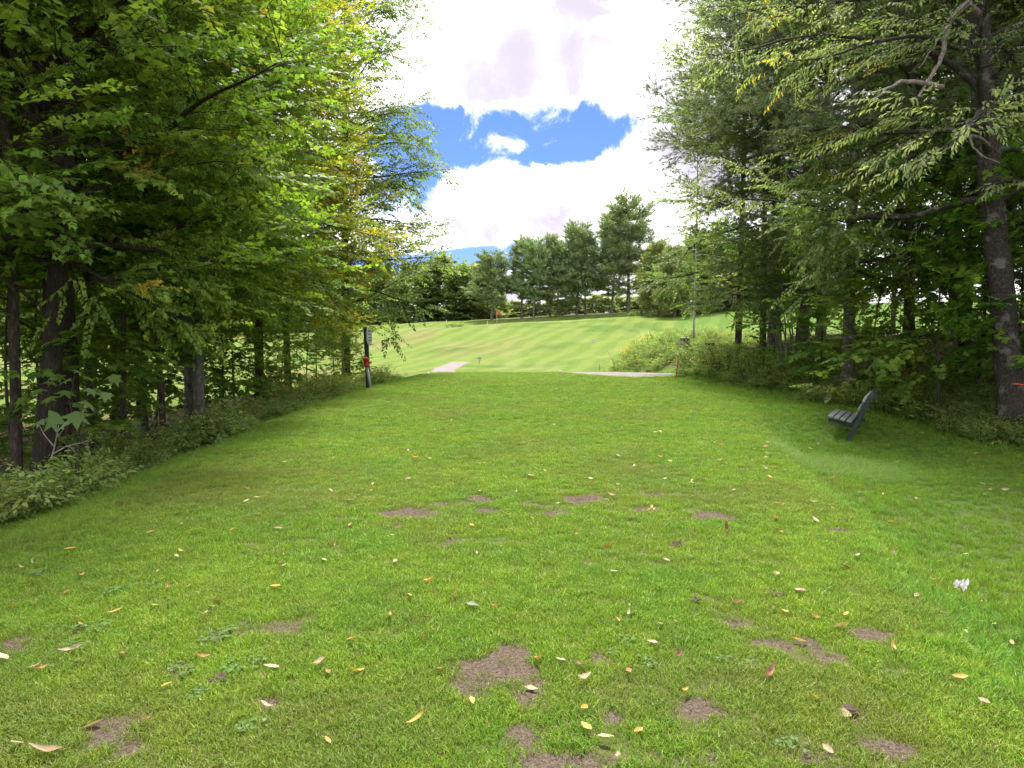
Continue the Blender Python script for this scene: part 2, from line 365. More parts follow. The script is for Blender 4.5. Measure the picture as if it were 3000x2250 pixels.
def grow(rng, trunk, t0, t1, n_prim, prof, elev, droop=.06, sec_gap=.4, sec_len=.42, step=.3, az=None, clip=None, wig=.10, spray_from=.15, rmax=.45, secang=.85):
    tp, tr, _ = trunk; m = len(tp); P, D, lines = [], [], []
    for i in range(n_prim):
        s = (i + rng.random()) / n_prim; t = t0 + (t1 - t0) * s; f = t * (m - 1); k = min(int(f), m - 2); f -= k
        o = tp[k] * (1 - f) + tp[k + 1] * f; r_t = tr[k] * (1 - f) + tr[k + 1] * f
        a = az(rng, i, s) if az else i * GOLD + rng.normal(0, .35)
        e = elev(s) + rng.normal(0, .24); L = prof(s, a) * rng.uniform(.72, 1.15)
        if L < .3: continue
        ns = max(4, int(L / .4)); st = L / ns; d = np.array([math.cos(a) * math.cos(e), math.sin(a) * math.cos(e), math.sin(e)]); pts = [o]
        for q in range(ns):
            d = d + rng.normal(0, wig, 3); d[2] -= droop * st; d /= np.linalg.norm(d); pts.append(pts[-1] + d * st)
        pts = np.array(pts); r0 = min(r_t * rmax, .010 + .011 * L)
        lines.append((pts, np.linspace(r0, .004, len(pts)), 6 if r0 > .03 else 4))
        # secondaries
        u = spray_from + .05; side = 1
        while u < 1.0:
            f2 = u * ns; k2 = min(int(f2), ns - 1); o2 = pts[k2] + (pts[k2 + 1] - pts[k2]) * (f2 - k2); dd = pts[k2 + 1] - pts[k2]; dd /= np.linalg.norm(dd)
            hz = np.cross(dd, (0, 0, 1)); hz /= max(np.linalg.norm(hz), 1e-6)
            ang = secang * rng.uniform(.75, 1.2); d2 = dd * math.cos(ang) + hz * side * math.sin(ang) + np.array([0, 0, rng.normal(.06, .34)]); d2 /= np.linalg.norm(d2)
            L2 = max(.3, L * sec_len * (1.1 - u * .8) * rng.uniform(.6, 1.2)); n2 = max(2, int(L2 / .3)); p2 = [o2]
            for q in range(n2):
                d2 = d2 + rng.normal(0, wig, 3); d2[2] -= droop * 1.3 * L2 / n2; d2 /= np.linalg.norm(d2); p2.append(p2[-1] + d2 * L2 / n2)
            p2 = np.array(p2)
            if L2 > .5: lines.append((p2, np.linspace(.004 + .005 * L2, .003, len(p2)), 3))
            nn = max(1, int(L2 / step))
            for q in range(nn):
                f3 = (q + rng.uniform(.3, 1.0)) / nn * n2; k3 = min(int(f3), n2 - 1); pp = p2[k3] + (p2[k3 + 1] - p2[k3]) * (f3 - k3)
                d3 = p2[k3 + 1] - p2[k3]; d3 /= np.linalg.norm(d3); h3 = np.cross(d3, (0, 0, 1)); sgn = 1 if q % 2 else -1
                dr = d3 * .75 + h3 * sgn * rng.uniform(.2, .9); P.append(pp); D.append(dr)
            P.append(p2[-1]); D.append(d2)
            side = -side; u += sec_gap / L * rng.uniform(.7, 1.3)
        P.append(pts[-1]); D.append(d)
    P, D = np.array(P), np.array(D)
    if clip is not None:
        keep = clip(P); P, D = P[keep], D[keep]
    return P, D, lines
GREEN = [(.050, .095, .014), (.075, .120, .018), (.100, .140, .022), (.040, .075, .014)]
def make_tree(key, seed, height, r, bark, temps, palette=GREEN, weights=(3, 3, 2, 2), mat=None, patch=None, scl=(.8, 1.25), tilt=.35, trunk=None, extra=None, jitter=.22, gain=1.3, rough=.05, lean=(0, 0), wob=.14, **kw):
    rng = np.random.default_rng(seed); tl = trunk if trunk is not None else trunk_line(rng, height, r, lean, wob)
    P, D, lines = grow(rng, tl, **kw)
    if extra:
        P2, D2, l2 = extra(rng); P = np.concatenate([P, P2]); D = np.concatenate([D, D2]); lines = lines + l2
    wood = tubes(key + '_trunk', [tl], M_BARK[bark], rough, seed); br = tubes(key + '_branches', lines, M_BARK[bark])
    cr = foliage(key + '_crown', rng, temps, P, D, rng.uniform(scl[0], scl[1], len(P)), palette, weights, mat or M_LEAF, tilt, patch, jitter=jitter, gain=gain)
    TREES[key] = (wood, br, cr); return TREES[key]
TREES = {}
def put_tree(key, name, label, loc, rz=0.0, scale=1.0, group=None, cat='tree'):
    z = h1(loc[0], loc[1]); root = empty(name, (loc[0], loc[1], z), rz, scale); tagit(root, label, cat, group)
    for nm, me in zip(('trunk', 'branch_network', 'crown'), TREES[key]):
        if me: ob(nm, me, root)
    return root
def scatter(name, pts, rotz, scl, idx, protos, label=None, cat=None, tint=None, tilt=None):
    """uncountable growth: one object, its points carry instances of prototype meshes"""
    me = bpy.data.meshes.new(name); n = len(pts); me.vertices.add(n); me.vertices.foreach_set('co', np.asarray(pts, np.float32).ravel())
    rot = np.zeros((n, 3), np.float32); rot[:, 2] = rotz
    if tilt is not None: rot[:, :2] = tilt
    for nm, typ, data, fld in (('rot', 'FLOAT_VECTOR', rot, 'vector'), ('scl', 'FLOAT', np.asarray(scl, np.float32), 'value'), ('idx', 'INT', np.asarray(idx, np.int32), 'value'),
                               ('tint', 'FLOAT', np.asarray(tint if tint is not None else np.zeros(n), np.float32), 'value')):
        me.attributes.new(nm, typ, 'POINT').data.foreach_set(fld, data.ravel())
    o = ob(name, me)
    pc = bpy.data.collections.new(name + '_prototypes')
    for i, pm in enumerate(protos): pc.objects.link(bpy.data.objects.new('%s_piece_%02d' % (name, i), pm))
    g = bpy.data.node_groups.new(name + '_nodes', 'GeometryNodeTree')
    g.interface.new_socket('Geometry', in_out='INPUT', socket_type='NodeSocketGeometry'); g.interface.new_socket('Geometry', in_out='OUTPUT', socket_type='NodeSocketGeometry')
    N = g.nodes; L = g.links; gi = N.new('NodeGroupInput'); go = N.new('NodeGroupOutput'); ip = N.new('GeometryNodeInstanceOnPoints'); ci = N.new('GeometryNodeCollectionInfo')
    ci.inputs['Collection'].default_value = pc; ci.inputs['Separate Children'].default_value = True; ci.inputs['Reset Children'].default_value = True
    def attr(nm, typ):
        a = N.new('GeometryNodeInputNamedAttribute'); a.data_type = typ; a.inputs[0].default_value = nm; return a.outputs[0]
    L.new(gi.outputs[0], ip.inputs['Points']); L.new(ci.outputs[0], ip.inputs['Instance']); ip.inputs['Pick Instance'].default_value = True
    L.new(attr('idx', 'INT'), ip.inputs['Instance Index'])
    er = N.new('FunctionNodeEulerToRotation'); L.new(attr('rot', 'FLOAT_VECTOR'), er.inputs[0]); L.new(er.outputs[0], ip.inputs['Rotation'])
    L.new(attr('scl', 'FLOAT'), ip.inputs['Scale']); L.new(ip.outputs[0], go.inputs[0])
    o.modifiers.new('scatter', 'NODES').node_group = g
    return tagit(o, label, cat, None, 'stuff')

# ------------------------------------------------------------------ ground zones
SOIL_PX = [(1440, 1970, 135, 48, .95), (1365, 2010, 60, 30, .9), (1500, 1915, 70, 26, .9), (1540, 1960, 55, 40, .9), (1541, 2050, 45, 38, .85), (1530, 2150, 40, 50, .7), (319, 2131, 75, 50, .9), (400, 2190, 60, 30, .7),
           (793, 2053, 45, 25, .6), (40, 1895, 50, 30, .6), (2334, 1893, 90, 26, .85), (2408, 1927, 60, 24, .8), (2540, 1860, 60, 22, .5), (2063, 2083, 70, 30, .7), (2246, 2205, 150, 42, .95), (2110, 2235, 110, 25, .9),
           (1670, 2235, 120, 30, .8), (2612, 2198, 70, 34, .85), (2497, 2097, 40, 22, .9), (2164, 1832, 45, 16, .7), (2076, 1513, 60, 11, .85), (1975, 1600, 26, 10, .8), (1207, 1502, 70, 9, .7), (1397, 1471, 40, 10, .8),
           (1420, 1497, 40, 9, .7), (1715, 1467, 70, 10, .75), (1620, 1505, 50, 8, .7), (1560, 1478, 60, 8, .5), (1003, 1519, 45, 8, .55), (2468, 1557, 60, 8, .6), (1320, 1585, 22, 12, .6), (1760, 1930, 40, 22, .5),
           (1130, 1540, 40, 7, .5), (1870, 1490, 45, 8, .4), (1310, 1480, 60, 7, .5), (870, 1830, 80, 30, .4), (1925, 1450, 40, 7, .45), (650, 1850, 70, 30, .45), (2270, 1610, 50, 10, .3), (520, 1960, 60, 30, .4), (1790, 2110, 45, 25, .5)]
SOIL = []
for u, v, ru, rv, a in SOIL_PX:
    if v > 1800: a, ru, rv = min(1.0, a * 1.2), ru * 1.12, rv * 1.15
    if v < 1620: a, rv, ru = min(1.0, a * 1.45), rv * 1.3, ru * 1.15
    p = hit(u, v); d = p.y; SOIL.append((p.x, p.y, ru / FPX * d, rv / FPX * d * d / CAM_Z, a))
def soil(x, y):
    s = np.zeros_like(np.asarray(x, float)); n = fbm(x * 5, y * 5, 21, 4) - .5; n2 = fbm(x * 18, y * 18, 31, 2) - .5
    for cx, cy, rx, ry, a in SOIL:
        q = ((x - cx) / rx) ** 2 + ((y - cy) / ry) ** 2
        s = np.maximum(s, np.clip(a * np.clip(1.12 - q * .8 + n * 2.6 + n2 * 1.8, 0, 1), 0, 1) * (q < 4))
    return s
def grid_axis(knots):
    """knots: (start, step) ..., end"""
    out = []
    for (a, s), b in zip(knots[:-1], [k[0] for k in knots[1:]]):
        out.append(np.linspace(a, b, max(1, int(round((b - a) / s))), endpoint=False))
    return np.concatenate(out + [[knots[-1][0]]])
gx = grid_axis([(-900, 60), (-300, 15), (-90, 4), (-30, 1.0), (-14, .35), (-5.5, .2), (-3.4, .075), (4.2, .2), (6, .3), (14, 1.0), (30, 4), (90, 15), (300, 60), (900, 0)])
gy = grid_axis([(-60, 6), (-6, .7), (1.8, .075), (7.6, .2), (12, .3), (20, .35), (48, .7), (80, 1.0), (160, 4), (260, 20), (900, 0)])
GX, GY = np.meshgrid(gx, gy); fx, fy = GX.ravel(), GY.ravel(); fz = H(fx, fy)
def green_mask(x, y):
    return sstep(1.15, .95, ((x - 5.5) / 11.5) ** 2 + ((y - 129) / 6.5) ** 2)
def zones(x, y):
    """rgb ground colour by what covers it"""
    dl, dw = xl(y) - x, x - xw(y)
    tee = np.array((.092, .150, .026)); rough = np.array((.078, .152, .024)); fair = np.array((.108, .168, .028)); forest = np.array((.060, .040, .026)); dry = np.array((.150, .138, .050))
    greenc = np.array((.130, .180, .040)); lush = np.array((.062, .120, .016))
    c = np.tile(tee, (len(x), 1))
    def put(m, col):
        nonlocal c
        c = c * (1 - m[:, None]) + np.asarray(col) * m[:, None]
    put(sstep(-.1, .5, x - xr(y)) * (y < 40), rough)
    put(sstep(37.3, 39.5, y), fair)
    n = fbm(x / 7, y / 11, 41, 4)
    put(sstep(45, 60, y) * sstep(.55, .68, n) * .6 * sstep(10, -10, x), dry)
    put(sstep(45, 60, y) * sstep(.56, .70, fbm(x / 16 + 4, y / 9, 47, 3)) * .85, lush)
    # paler streaks where wet wheels and mowers pass
    put(sstep(42, 50, y) * .4 * sstep(.55, .7, fbm(x / 3.2, y / 14, 44, 3)), (.145, .180, .055))
    put(green_mask(x, y), greenc)
    put(sstep(150, 158, y) * .7, (.17, .15, .06))
    # woods: left strip and right bank
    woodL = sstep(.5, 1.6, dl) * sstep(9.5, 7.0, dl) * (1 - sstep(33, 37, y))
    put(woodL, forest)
    fieldL = sstep(7.0, 9.0, dl) * (1 - sstep(33, 45, y)); put(fieldL, fair * 1.05)
    put(fieldL * sstep(.5, .65, n), dry)
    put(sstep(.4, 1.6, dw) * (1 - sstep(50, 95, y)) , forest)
    put(sstep(.6, 3, dw) * sstep(50, 95, y) * .8, rough)
    s = soil(x, y); put((1 - sstep(3.0, 5.5, y)) * .3, (.095, .095, .040))
    return c, np.clip(np.maximum(woodL, sstep(.4, 1.6, dw) * (1 - sstep(50, 95, y))), 0, 1), s
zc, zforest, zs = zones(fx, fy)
def ground_material():
    m, k, b = pmat('ground'); geo = k.n('ShaderNodeNewGeometry'); P = geo.outputs['Position']
    a = k.n('ShaderNodeAttribute', attribute_name='Col'); f = k.n('ShaderNodeAttribute', attribute_name='forest')
    n1 = k.noise(P, .55, 5, .6); n2 = k.noise(P, 9, 4, .65); n3 = k.noise(P, 70, 3, .7)
    c = k.mix(k.ramp(n1, .3, .7, 0, .35), a.outputs['Color'], k.mix(1.0, a.outputs['Color'], (1.35, 1.15, .9), 'MULTIPLY'))
    c = k.mix(k.ramp(n2, .35, .75, 0, .55), c, k.mix(1.0, c, (.62, .66, .70), 'MULTIPLY'))
    c = k.mix(k.ramp(n3, .35, .7, 0, .6), c, k.mix(1.0, c, (.50, .50, .45), 'MULTIPLY'))
    th = k.ramp(k.noise(P, 85, 6, .8), .40, .60); sepn = k.n('ShaderNodeSeparateXYZ'); k.link(P, sepn.inputs[0])
    thm = k.m('MULTIPLY', k.m('MULTIPLY', th, .85), k.ramp(sepn.outputs[1], 5, 16, 1.0, 0.0))
    c = k.mix(thm, c, k.mix(k.ramp(k.noise(P, 150, 3, .7), .3, .7), (.045, .040, .022), (.150, .125, .065)))
    # mower passes run along the fairway beyond the tee
    sep = k.n('ShaderNodeSeparateXYZ'); k.link(P, sep.inputs[0])
    q = k.m('ADD', k.m('MULTIPLY', sep.outputs[0], 1.9), k.m('MULTIPLY', sep.outputs[1], -.62))
    q = k.m('ADD', q, k.m('MULTIPLY', k.noise(P, .08, 2), 9.0))
    st = k.m('MULTIPLY', k.ramp(k.m('SINE', q), -.3, .3), k.ramp(sep.outputs[1], 40, 50))
    c = k.mix(k.m('MULTIPLY', st, .6), c, k.mix(1.0, c, (1.38, 1.24, 1.45), 'MULTIPLY'))
    # bare earth shows through in crumbly, ragged patches
    sa = k.n('ShaderNodeAttribute', attribute_name='soil'); nz = k.noise(P, 28, 5, .7)
    sf = k.ramp(k.m('ADD', sa.outputs['Fac'], k.m('MULTIPLY', k.m('SUBTRACT', nz, .5), .9)), .16, .52)
    sc1 = k.mix(k.ramp(k.noise(P, 55, 4, .7), .35, .68), (.060, .044, .033), (.135, .104, .078)); sc1 = k.mix(k.ramp(k.noise(P, 160, 2, .6), .60, .72), sc1, (.24, .20, .155))
    c = k.mix(sf, c, sc1)
    # leaf litter in the woods
    vo = k.n('ShaderNodeTexVoronoi', inp={'Scale': 13.0}); k.link(P, vo.inputs['Vector'])
    lit = k.mix(k.ramp(vo.outputs['Distance'], .2, .6), k.mix(1.0, c, k.mix(.6, (1, 1, 1), vo.outputs['Color']), 'MULTIPLY'), (.10, .065, .038))
    c = k.mix(f.outputs['Fac'], c, lit)
    k.link(c, b.inputs['Base Color']); b.inputs['Roughness'].default_value = .95; b.inputs['Specular IOR Level'].default_value = .1
    bp = k.n('ShaderNodeBump', inp={'Strength': .7, 'Distance': .03}); k.link(k.m('ADD', n3, k.m('MULTIPLY', n2, 2.0)), bp.inputs['Height']); k.link(bp.outputs[0], b.inputs['Normal'])
    return m
nxg, nyg = len(gx), len(gy); ii = (np.arange(nyg - 1)[:, None] * nxg + np.arange(nxg - 1)[None, :]).ravel()
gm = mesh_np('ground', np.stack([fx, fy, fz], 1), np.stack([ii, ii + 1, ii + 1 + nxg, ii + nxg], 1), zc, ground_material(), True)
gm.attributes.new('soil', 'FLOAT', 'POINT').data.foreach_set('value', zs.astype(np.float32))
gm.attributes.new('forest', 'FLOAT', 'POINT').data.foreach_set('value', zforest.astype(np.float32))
ground = ob('ground', gm); tagit(ground, 'mown grass ground of the golf hole rising to a far green', None, None, 'structure')

# cart path in two visible stretches joined behind the tee
def strip(name, cl, width, mat, lift=.02, n=60):
    cl = np.array(cl, float); t = np.linspace(0, len(cl) - 1, n)
    # smooth the centre line
    cx = np.interp(t, range(len(cl)), cl[:, 0]); cy = np.interp(t, range(len(cl)), cl[:, 1]); wd = np.interp(t, range(len(cl)), cl[:, 2])
    for _ in range(6): cx[1:-1] = (cx[:-2] + cx[1:-1] + cx[2:]) / 3; cy[1:-1] = (cy[:-2] + cy[1:-1] + cy[2:]) / 3
    tx, ty = np.gradient(cx), np.gradient(cy); l = np.hypot(tx, ty); nx, ny = -ty / l, tx / l; V = []; rng = np.random.default_rng(4)
    m = 7
    for j in range(m):
        s = (j / (m - 1) - .5) * wd + (rng.normal(0, .05, n) if j in (0, m - 1) else 0); px, py = cx + nx * s, cy + ny * s
        V.append(np.stack([px, py, H(px, py) + lift - (.05 if j in (0, m - 1) else 0)], 1))
    V = np.stack(V, 1).reshape(-1, 3); a = (np.arange(n - 1)[:, None] * m + np.arange(m - 1)[None, :]).ravel()
    return ob(name, mesh_np(name, V, np.stack([a, a + m, a + m + 1, a + 1], 1), None, mat, True))
def asphalt():
    m, k, b = pmat('path_asphalt'); geo = k.n('ShaderNodeNewGeometry'); P = geo.outputs['Position']
    n1 = k.noise(P, 1.2, 4, .6); n2 = k.noise(P, 60, 3, .7)
    c = k.mix(k.ramp(n1, .3, .7), (.135, .110, .110), (.190, .158, .154)); c = k.mix(k.ramp(n2, .3, .7, 0, .5), c, (.11, .09, .085))
    k.link(c, b.inputs['Base Color']); b.inputs['Roughness'].default_value = .9
    bp = k.n('ShaderNodeBump', inp={'Strength': .4, 'Distance': .01}); k.link(n2, bp.inputs['Height']); k.link(bp.outputs[0], b.inputs['Normal']); return m
M_PATH = asphalt()
path = strip('cart_path', [(20, 35.5, 3.4), (12, 33.2, 3.8), (8.4, 32.9, 4.4), (6.6, 33.4, 4.8), (4.9, 35.2, 3.6), (3.2, 39.5, 2.6), (1.6, 44, 2.4), (-1, 50, 2.4), (-5.0, 60, 2.4), (-6.6, 67, 2.4), (-6.3, 72.5, 2.4), (-5.6, 76, 2.0), (-4.9, 77, 1.4)], 2.6, M_PATH, .035, 140)
tagit(path, 'pinkish grey asphalt cart path crossing below the tee', None, None, 'structure')

# ------------------------------------------------------------------ grass
def grass_material():
    m, k, b = pmat('grass_blade'); geo = k.n('ShaderNodeNewGeometry'); P = geo.outputs['Position']
    at_ = k.n('ShaderNodeAttribute', attribute_name='Col'); ti = k.n('ShaderNodeAttribute', attribute_name='tint', attribute_type='INSTANCER')
    n1 = k.noise(P, .8, 4, .6); n2 = k.noise(P, 6, 3, .6)
    c = k.mix(1.0, at_.outputs['Color'], k.mix(k.ramp(n1, .3, .7), (.86, .95, .95), (1.22, 1.08, .95)), 'MULTIPLY')
    c = k.mix(1.0, c, k.mix(k.ramp(n2, .3, .7), (.85, .88, .9), (1.15, 1.1, 1.0)), 'MULTIPLY')
    c = k.mix(k.m('MINIMUM', k.m('MAXIMUM', ti.outputs['Fac'], 0.0), 1.0), c, (.235, .33, .115))        # pale long grass
    c = k.mix(k.m('MINIMUM', k.m('MAXIMUM', k.m('MULTIPLY', ti.outputs['Fac'], -1.0), 0.0), 1.0), c, (.19, .185, .06))  # worn, straw coloured
    k.link(c, b.inputs['Base Color']); b.inputs['Roughness'].default_value = .55; b.inputs['Specular IOR Level'].default_value = .25
    tr = k.n('ShaderNodeBsdfTranslucent'); k.link(k.mix(1.0, c, (1.3, 1.4, .8), 'MULTIPLY'), tr.inputs['Color'])
    mx = k.n('ShaderNodeMixShader', inp={0: .35}); k.link(b.outputs[0], mx.inputs[1]); k.link(tr.outputs[0], mx.inputs[2])
    k.link(mx.outputs[0], m.node_tree.nodes['Material Output'].inputs[0]); return m
M_GRASS = grass_material()
def tuft(name, seed, n, rad, hgt, wid, lean, col=(.162, .290, .032)):
    rng = np.random.default_rng(seed); V, T, C = [], [], []; b = 0
    for i in range(n):
        a = rng.uniform(0, 6.283); r = rad * math.sqrt(rng.random()); x, y = r * math.cos(a), r * math.sin(a)
        h = hgt * rng.uniform(.55, 1.2); la = rng.uniform(0, 6.283); lx, ly = math.cos(la) * lean * h * rng.uniform(.2, 1.4), math.sin(la) * lean * h * rng.uniform(.2, 1.4)
        fa = rng.uniform(0, 3.14); wx, wy = math.cos(fa) * wid / 2, math.sin(fa) * wid / 2
        V += [(x - wx, y - wy, -.01), (x + wx, y + wy, -.01), (x + lx * .35 + wx * .8, y + ly * .35 + wy * .8, h * .6), (x + lx * .35 - wx * .8, y + ly * .35 - wy * .8, h * .6), (x + lx, y + ly, h * rng.uniform(.8, 1))]
        T += [(b, b + 1, b + 2), (b, b + 2, b + 3), (b + 3, b + 2, b + 4)]; b += 5
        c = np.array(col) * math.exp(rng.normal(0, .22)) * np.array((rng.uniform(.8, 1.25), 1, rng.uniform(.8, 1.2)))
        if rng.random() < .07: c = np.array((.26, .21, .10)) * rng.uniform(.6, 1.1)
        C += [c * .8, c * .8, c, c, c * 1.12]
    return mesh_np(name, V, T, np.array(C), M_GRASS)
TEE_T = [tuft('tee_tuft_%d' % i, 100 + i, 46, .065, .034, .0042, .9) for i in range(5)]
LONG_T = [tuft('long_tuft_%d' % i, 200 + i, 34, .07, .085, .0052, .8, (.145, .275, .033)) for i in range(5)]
def on_path(x, y):
    c = [(20, 35.5, 3.4), (12, 33.2, 3.8), (8.4, 32.9, 4.4), (6.6, 33.4, 4.8), (4.9, 35.2, 3.6), (3.2, 39.5, 2.6)]; m = np.zeros(len(x), bool)
    for a, b in zip(c[:-1], c[1:]):
        for t in np.linspace(0, 1, 12): m |= np.hypot(x - a[0] - (b[0] - a[0]) * t, y - a[1] - (b[1] - a[1]) * t) < (a[2] + (b[2] - a[2]) * t) / 2
    return m
def rnd_area(rng, x0, x1, y0, y1, dens):
    n = int((x1 - x0) * (y1 - y0) * dens); x, y = rng.uniform(x0, x1, n), rng.uniform(y0, y1, n); k = ~on_path(x, y); return x[k], y[k]
def make_lawn():
    rng = np.random.default_rng(5); X, Y, S = [], [], []
    for y0, y1, dens, sc_ in ((1.2, 3.6, 640, .9), (1.2, 6.5, 260, .6), (3.6, 5, 480, .92), (5, 9, 300, 1.05), (9, 14, 150, 1.25), (14, 22, 75, 1.6), (22, 39.5, 42, 1.9)):
        x, y = rnd_area(rng, -6.2, 7, y0, y1, dens); X.append(x); Y.append(y); S.append(np.full(len(x), sc_))
    x, y, s = np.concatenate(X), np.concatenate(Y), np.concatenate(S)
    so = soil(x, y); thin = fbm(x * 1.3, y * 1.3, 55, 3)
    keep = (x > xl(y) - .2) & (x < xr(y) + .3) & (rng.random(len(x)) > sstep(.1, .5, so) * .95) & (rng.random(len(x)) > (sstep(.48, .72, thin) * .36 * (y < 9) + .05 * (1 - sstep(3.0, 5.0, y))))
    x, y, s, so = x[keep], y[keep], s[keep], so[keep]
    s = s * rng.uniform(.75, 1.25, len(x)) * (1 - .35 * so)
    tint = -np.clip(sstep(.50, .75, fbm(x * .7, y * .7, 77, 3)) * .36 + .18 * sstep(.5, .7, fbm(x * 4, y * 4, 78, 2)) + so * .4 + np.exp(-((x + 3.6) / .9) ** 2 - ((y - 8.2) / 1.4) ** 2) * .4, 0, .7)
    scatter('tee_grass', np.stack([x, y, H(x, y)], 1), rng.uniform(0, 6.28, len(x)), s, rng.integers(0, 5, len(x)), TEE_T, 'short mown grass covering the tee', 'grass', tint)
    X, Y, S = [], [], []
    for y0, y1, dens, sc_ in ((1.2, 6, 260, .85), (6, 12, 150, .95), (12, 18, 80, 1.1), (18, 36, 40, 1.3)):
        x, y = rnd_area(rng, 1.2, 11.2, y0, y1, dens); X.append(x); Y.append(y); S.append(np.full(len(x), sc_))
    x, y, s = np.concatenate(X), np.concatenate(Y), np.concatenate(S)
    so = soil(x, y); e = x - xr(y) + (fbm(x * 1.1, y * 1.1, 66, 3) - .5) * 1.5
    keep = (e > 0) & (x < xw(y) + .6) & (rng.random(len(x)) > sstep(.15, .6, so)); x, y, s, e = x[keep], y[keep], s[keep], e[keep]
    edge = np.exp(-((x - xw(y)) / .9) ** 2)
    s = s * rng.uniform(.7, 1.25, len(x)) * (.62 + .38 * sstep(6, 2, y) + .5 * edge + .25 * np.exp(-((e - .8) / .7) ** 2))
    # a band of paler, laid-over grass on the step below the tee
    A, B = hit(2210, 1290), hit(2660, 1385); d = np.array([B.x - A.x, B.y - A.y]); L = np.hypot(*d); d /= L
    q = (x - A.x) * d[0] + (y - A.y) * d[1]; pdist = np.abs(-(x - A.x) * d[1] + (y - A.y) * d[0])
    band = sstep(.95, .25, pdist * .8 + (fbm(x * 3, y * 3, 71, 2) - .5) * .5) * sstep(-.4, .5, q) * sstep(L + .5, L - .5, q)
    tint = band * .85 - .25 * sstep(.6, .75, fbm(x * .9, y * .9, 79, 3)); s = s * (1 + .8 * band)
    rz = rng.uniform(0, 6.28, len(x)); tl = rng.normal(0, .12, (len(x), 2)); tl[:, 0] += band * .7
    rz = np.where(band > .3, rng.normal(.6, .4, len(x)), rz)
    scatter('rough_grass', np.stack([x, y, H(x, y)], 1), rz, s, rng.integers(0, 5, len(x)), LONG_T, 'longer unmown grass beside the tee and round the bench', 'grass', tint, tl)
    # fringe of longer grass along the left brow and the far lip of the tee
    X, Y, S = [], [], []
    for y0, y1, dens, sc_ in ((2, 8, 170, .8), (8, 16, 110, .95), (16, 37, 60, 1.15)):
        x, y = rnd_area(rng, -6.8, -3.4, y0, y1, dens); X.append(x); Y.append(y); S.append(np.full(len(x), sc_))
    x, y = rnd_area(rng, -6, 6.5, 36.6, 40.5, 55); X.append(x); Y.append(y); S.append(np.full(len(x), 1.25))
    x, y, s = np.concatenate(X), np.concatenate(Y), np.concatenate(S); e = xl(y) - x + (fbm(x * 1.5, y * 1.5, 67, 2) - .5) * .5
    keep = ((e > -.45) & (e < 1.3)) | (y > 37.0); x, y, s = x[keep], y[keep], s[keep]; s = s * rng.uniform(.6, 1.2, len(x))
    scatter('brow_grass', np.stack([x, y, H(x, y)], 1), rng.uniform(0, 6.28, len(x)), s, rng.integers(0, 5, len(x)), LONG_T, 'fringe of longer grass on the brow round the tee', 'grass', rng.uniform(-.2, .25, len(x)), rng.normal(0, .15, (len(x), 2)))
make_lawn()

def crumbs():
    """loose crumbs of earth in the bare patches"""
    rng = np.random.default_rng(14); protos = []
    m, k, b = pmat('earth_crumb'); geo = k.n('ShaderNodeNewGeometry'); k.link(k.mix(k.ramp(k.noise(geo.outputs['Position'], 60, 3, .6), .3, .7), (.045, .034, .026), (.11, .085, .064)), b.inputs['Base Color']); b.inputs['Roughness'].default_value = .95
    for i in range(3):
        v = np.array([(math.sin(t) * math.cos(p), math.sin(t) * math.sin(p), math.cos(t)) for t in (.5, 1.3, 2.2) for p in np.arange(6) * 1.047]) * rng.uniform(.6, 1.25, (18, 1)); v[:, 2] *= .6
        f = [(a * 6 + c, a * 6 + (c + 1) % 6, a * 6 + 6 + (c + 1) % 6, a * 6 + 6 + c) for a in range(2) for c in range(6)]; f = [(q[0], q[3], q[2], q[1]) for q in f]
        me = bpy.data.meshes.new('crumb'); me.from_pydata([tuple(q) for q in v], [], f + [(0, 1, 2, 3, 4, 5)]); me.materials.append(m); protos.append(me)
    x, y = rng.uniform(-3.4, 4.2, 60000), rng.uniform(2.2, 7.5, 60000); k_ = rng.random(len(x)) < soil(x, y) ** 1.5 * .45; x, y = x[k_], y[k_]; n = len(x)
    scatter('earth_crumbs', np.stack([x, y, H(x, y) + .001], 1), rng.uniform(0, 6.28, n), .002 + .008 * rng.random(n) ** 5, rng.integers(0, 3, n), protos, 'crumbs of bare earth in the worn patches of the tee', 'earth')
crumbs()

# ------------------------------------------------------------------ trees: foliage templates
rngT = np.random.default_rng(77)
SP_MAPLE = [leaf_spray(rngT, 20, .72, .098, 'maple_low', .32, .50) for _ in range(6)]
SP_MAPLE_BIG = [leaf_spray(rngT, 9, .60, .17, 'maple', .30, .30) for _ in range(5)]
SP_MAPLE_LOW = [leaf_spray(rngT, 20, .76, .112, 'maple_low', .30, .50) for _ in range(5)]
SP_CHERRY = [leaf_spray(rngT, 18, .62, .105, 'lance', .75, .35, .9) for _ in range(6)]
SP_OVAL = [leaf_spray(rngT, 14, .66, .14, 'oval', .35, .4) for _ in range(5)]
SP_FAR = [leaf_spray(rngT, 12, 1.3, .58, 'card', .3, .55, 1.1, .012) for _ in range(5)]
SP_PINE = [needle_spray(rngT, 6, 15, .55, .13, .011) for _ in range(5)]
SP_PINE_FAR = [needle_spray(rngT, 6, 10, 1.25, .50, .085, .25) for _ in range(5)]
PAL_YELLOW = [(.135, .150, .018), (.170, .165, .020), (.095, .130, .018), (.210, .175, .022)]
PAL_DARK = [(.040, .064, .022), (.056, .082, .027), (.070, .093, .034), (.034, .053, .020)]
PAL_CHERRY = [(.064, .086, .034), (.088, .110, .046), (.052, .073, .028), (.118, .130, .062)]
PAL_PINE = [(.062, .085, .046), (.080, .105, .058), (.050, .070, .040), (.098, .118, .062)]
PAL_FARPINE = [(.060, .085, .040), (.080, .105, .045), (.048, .068, .036), (.100, .120, .050)]
PAL_BRIGHTPINE = [(.125, .165, .055), (.155, .190, .065), (.100, .135, .045), (.170, .195, .070)]
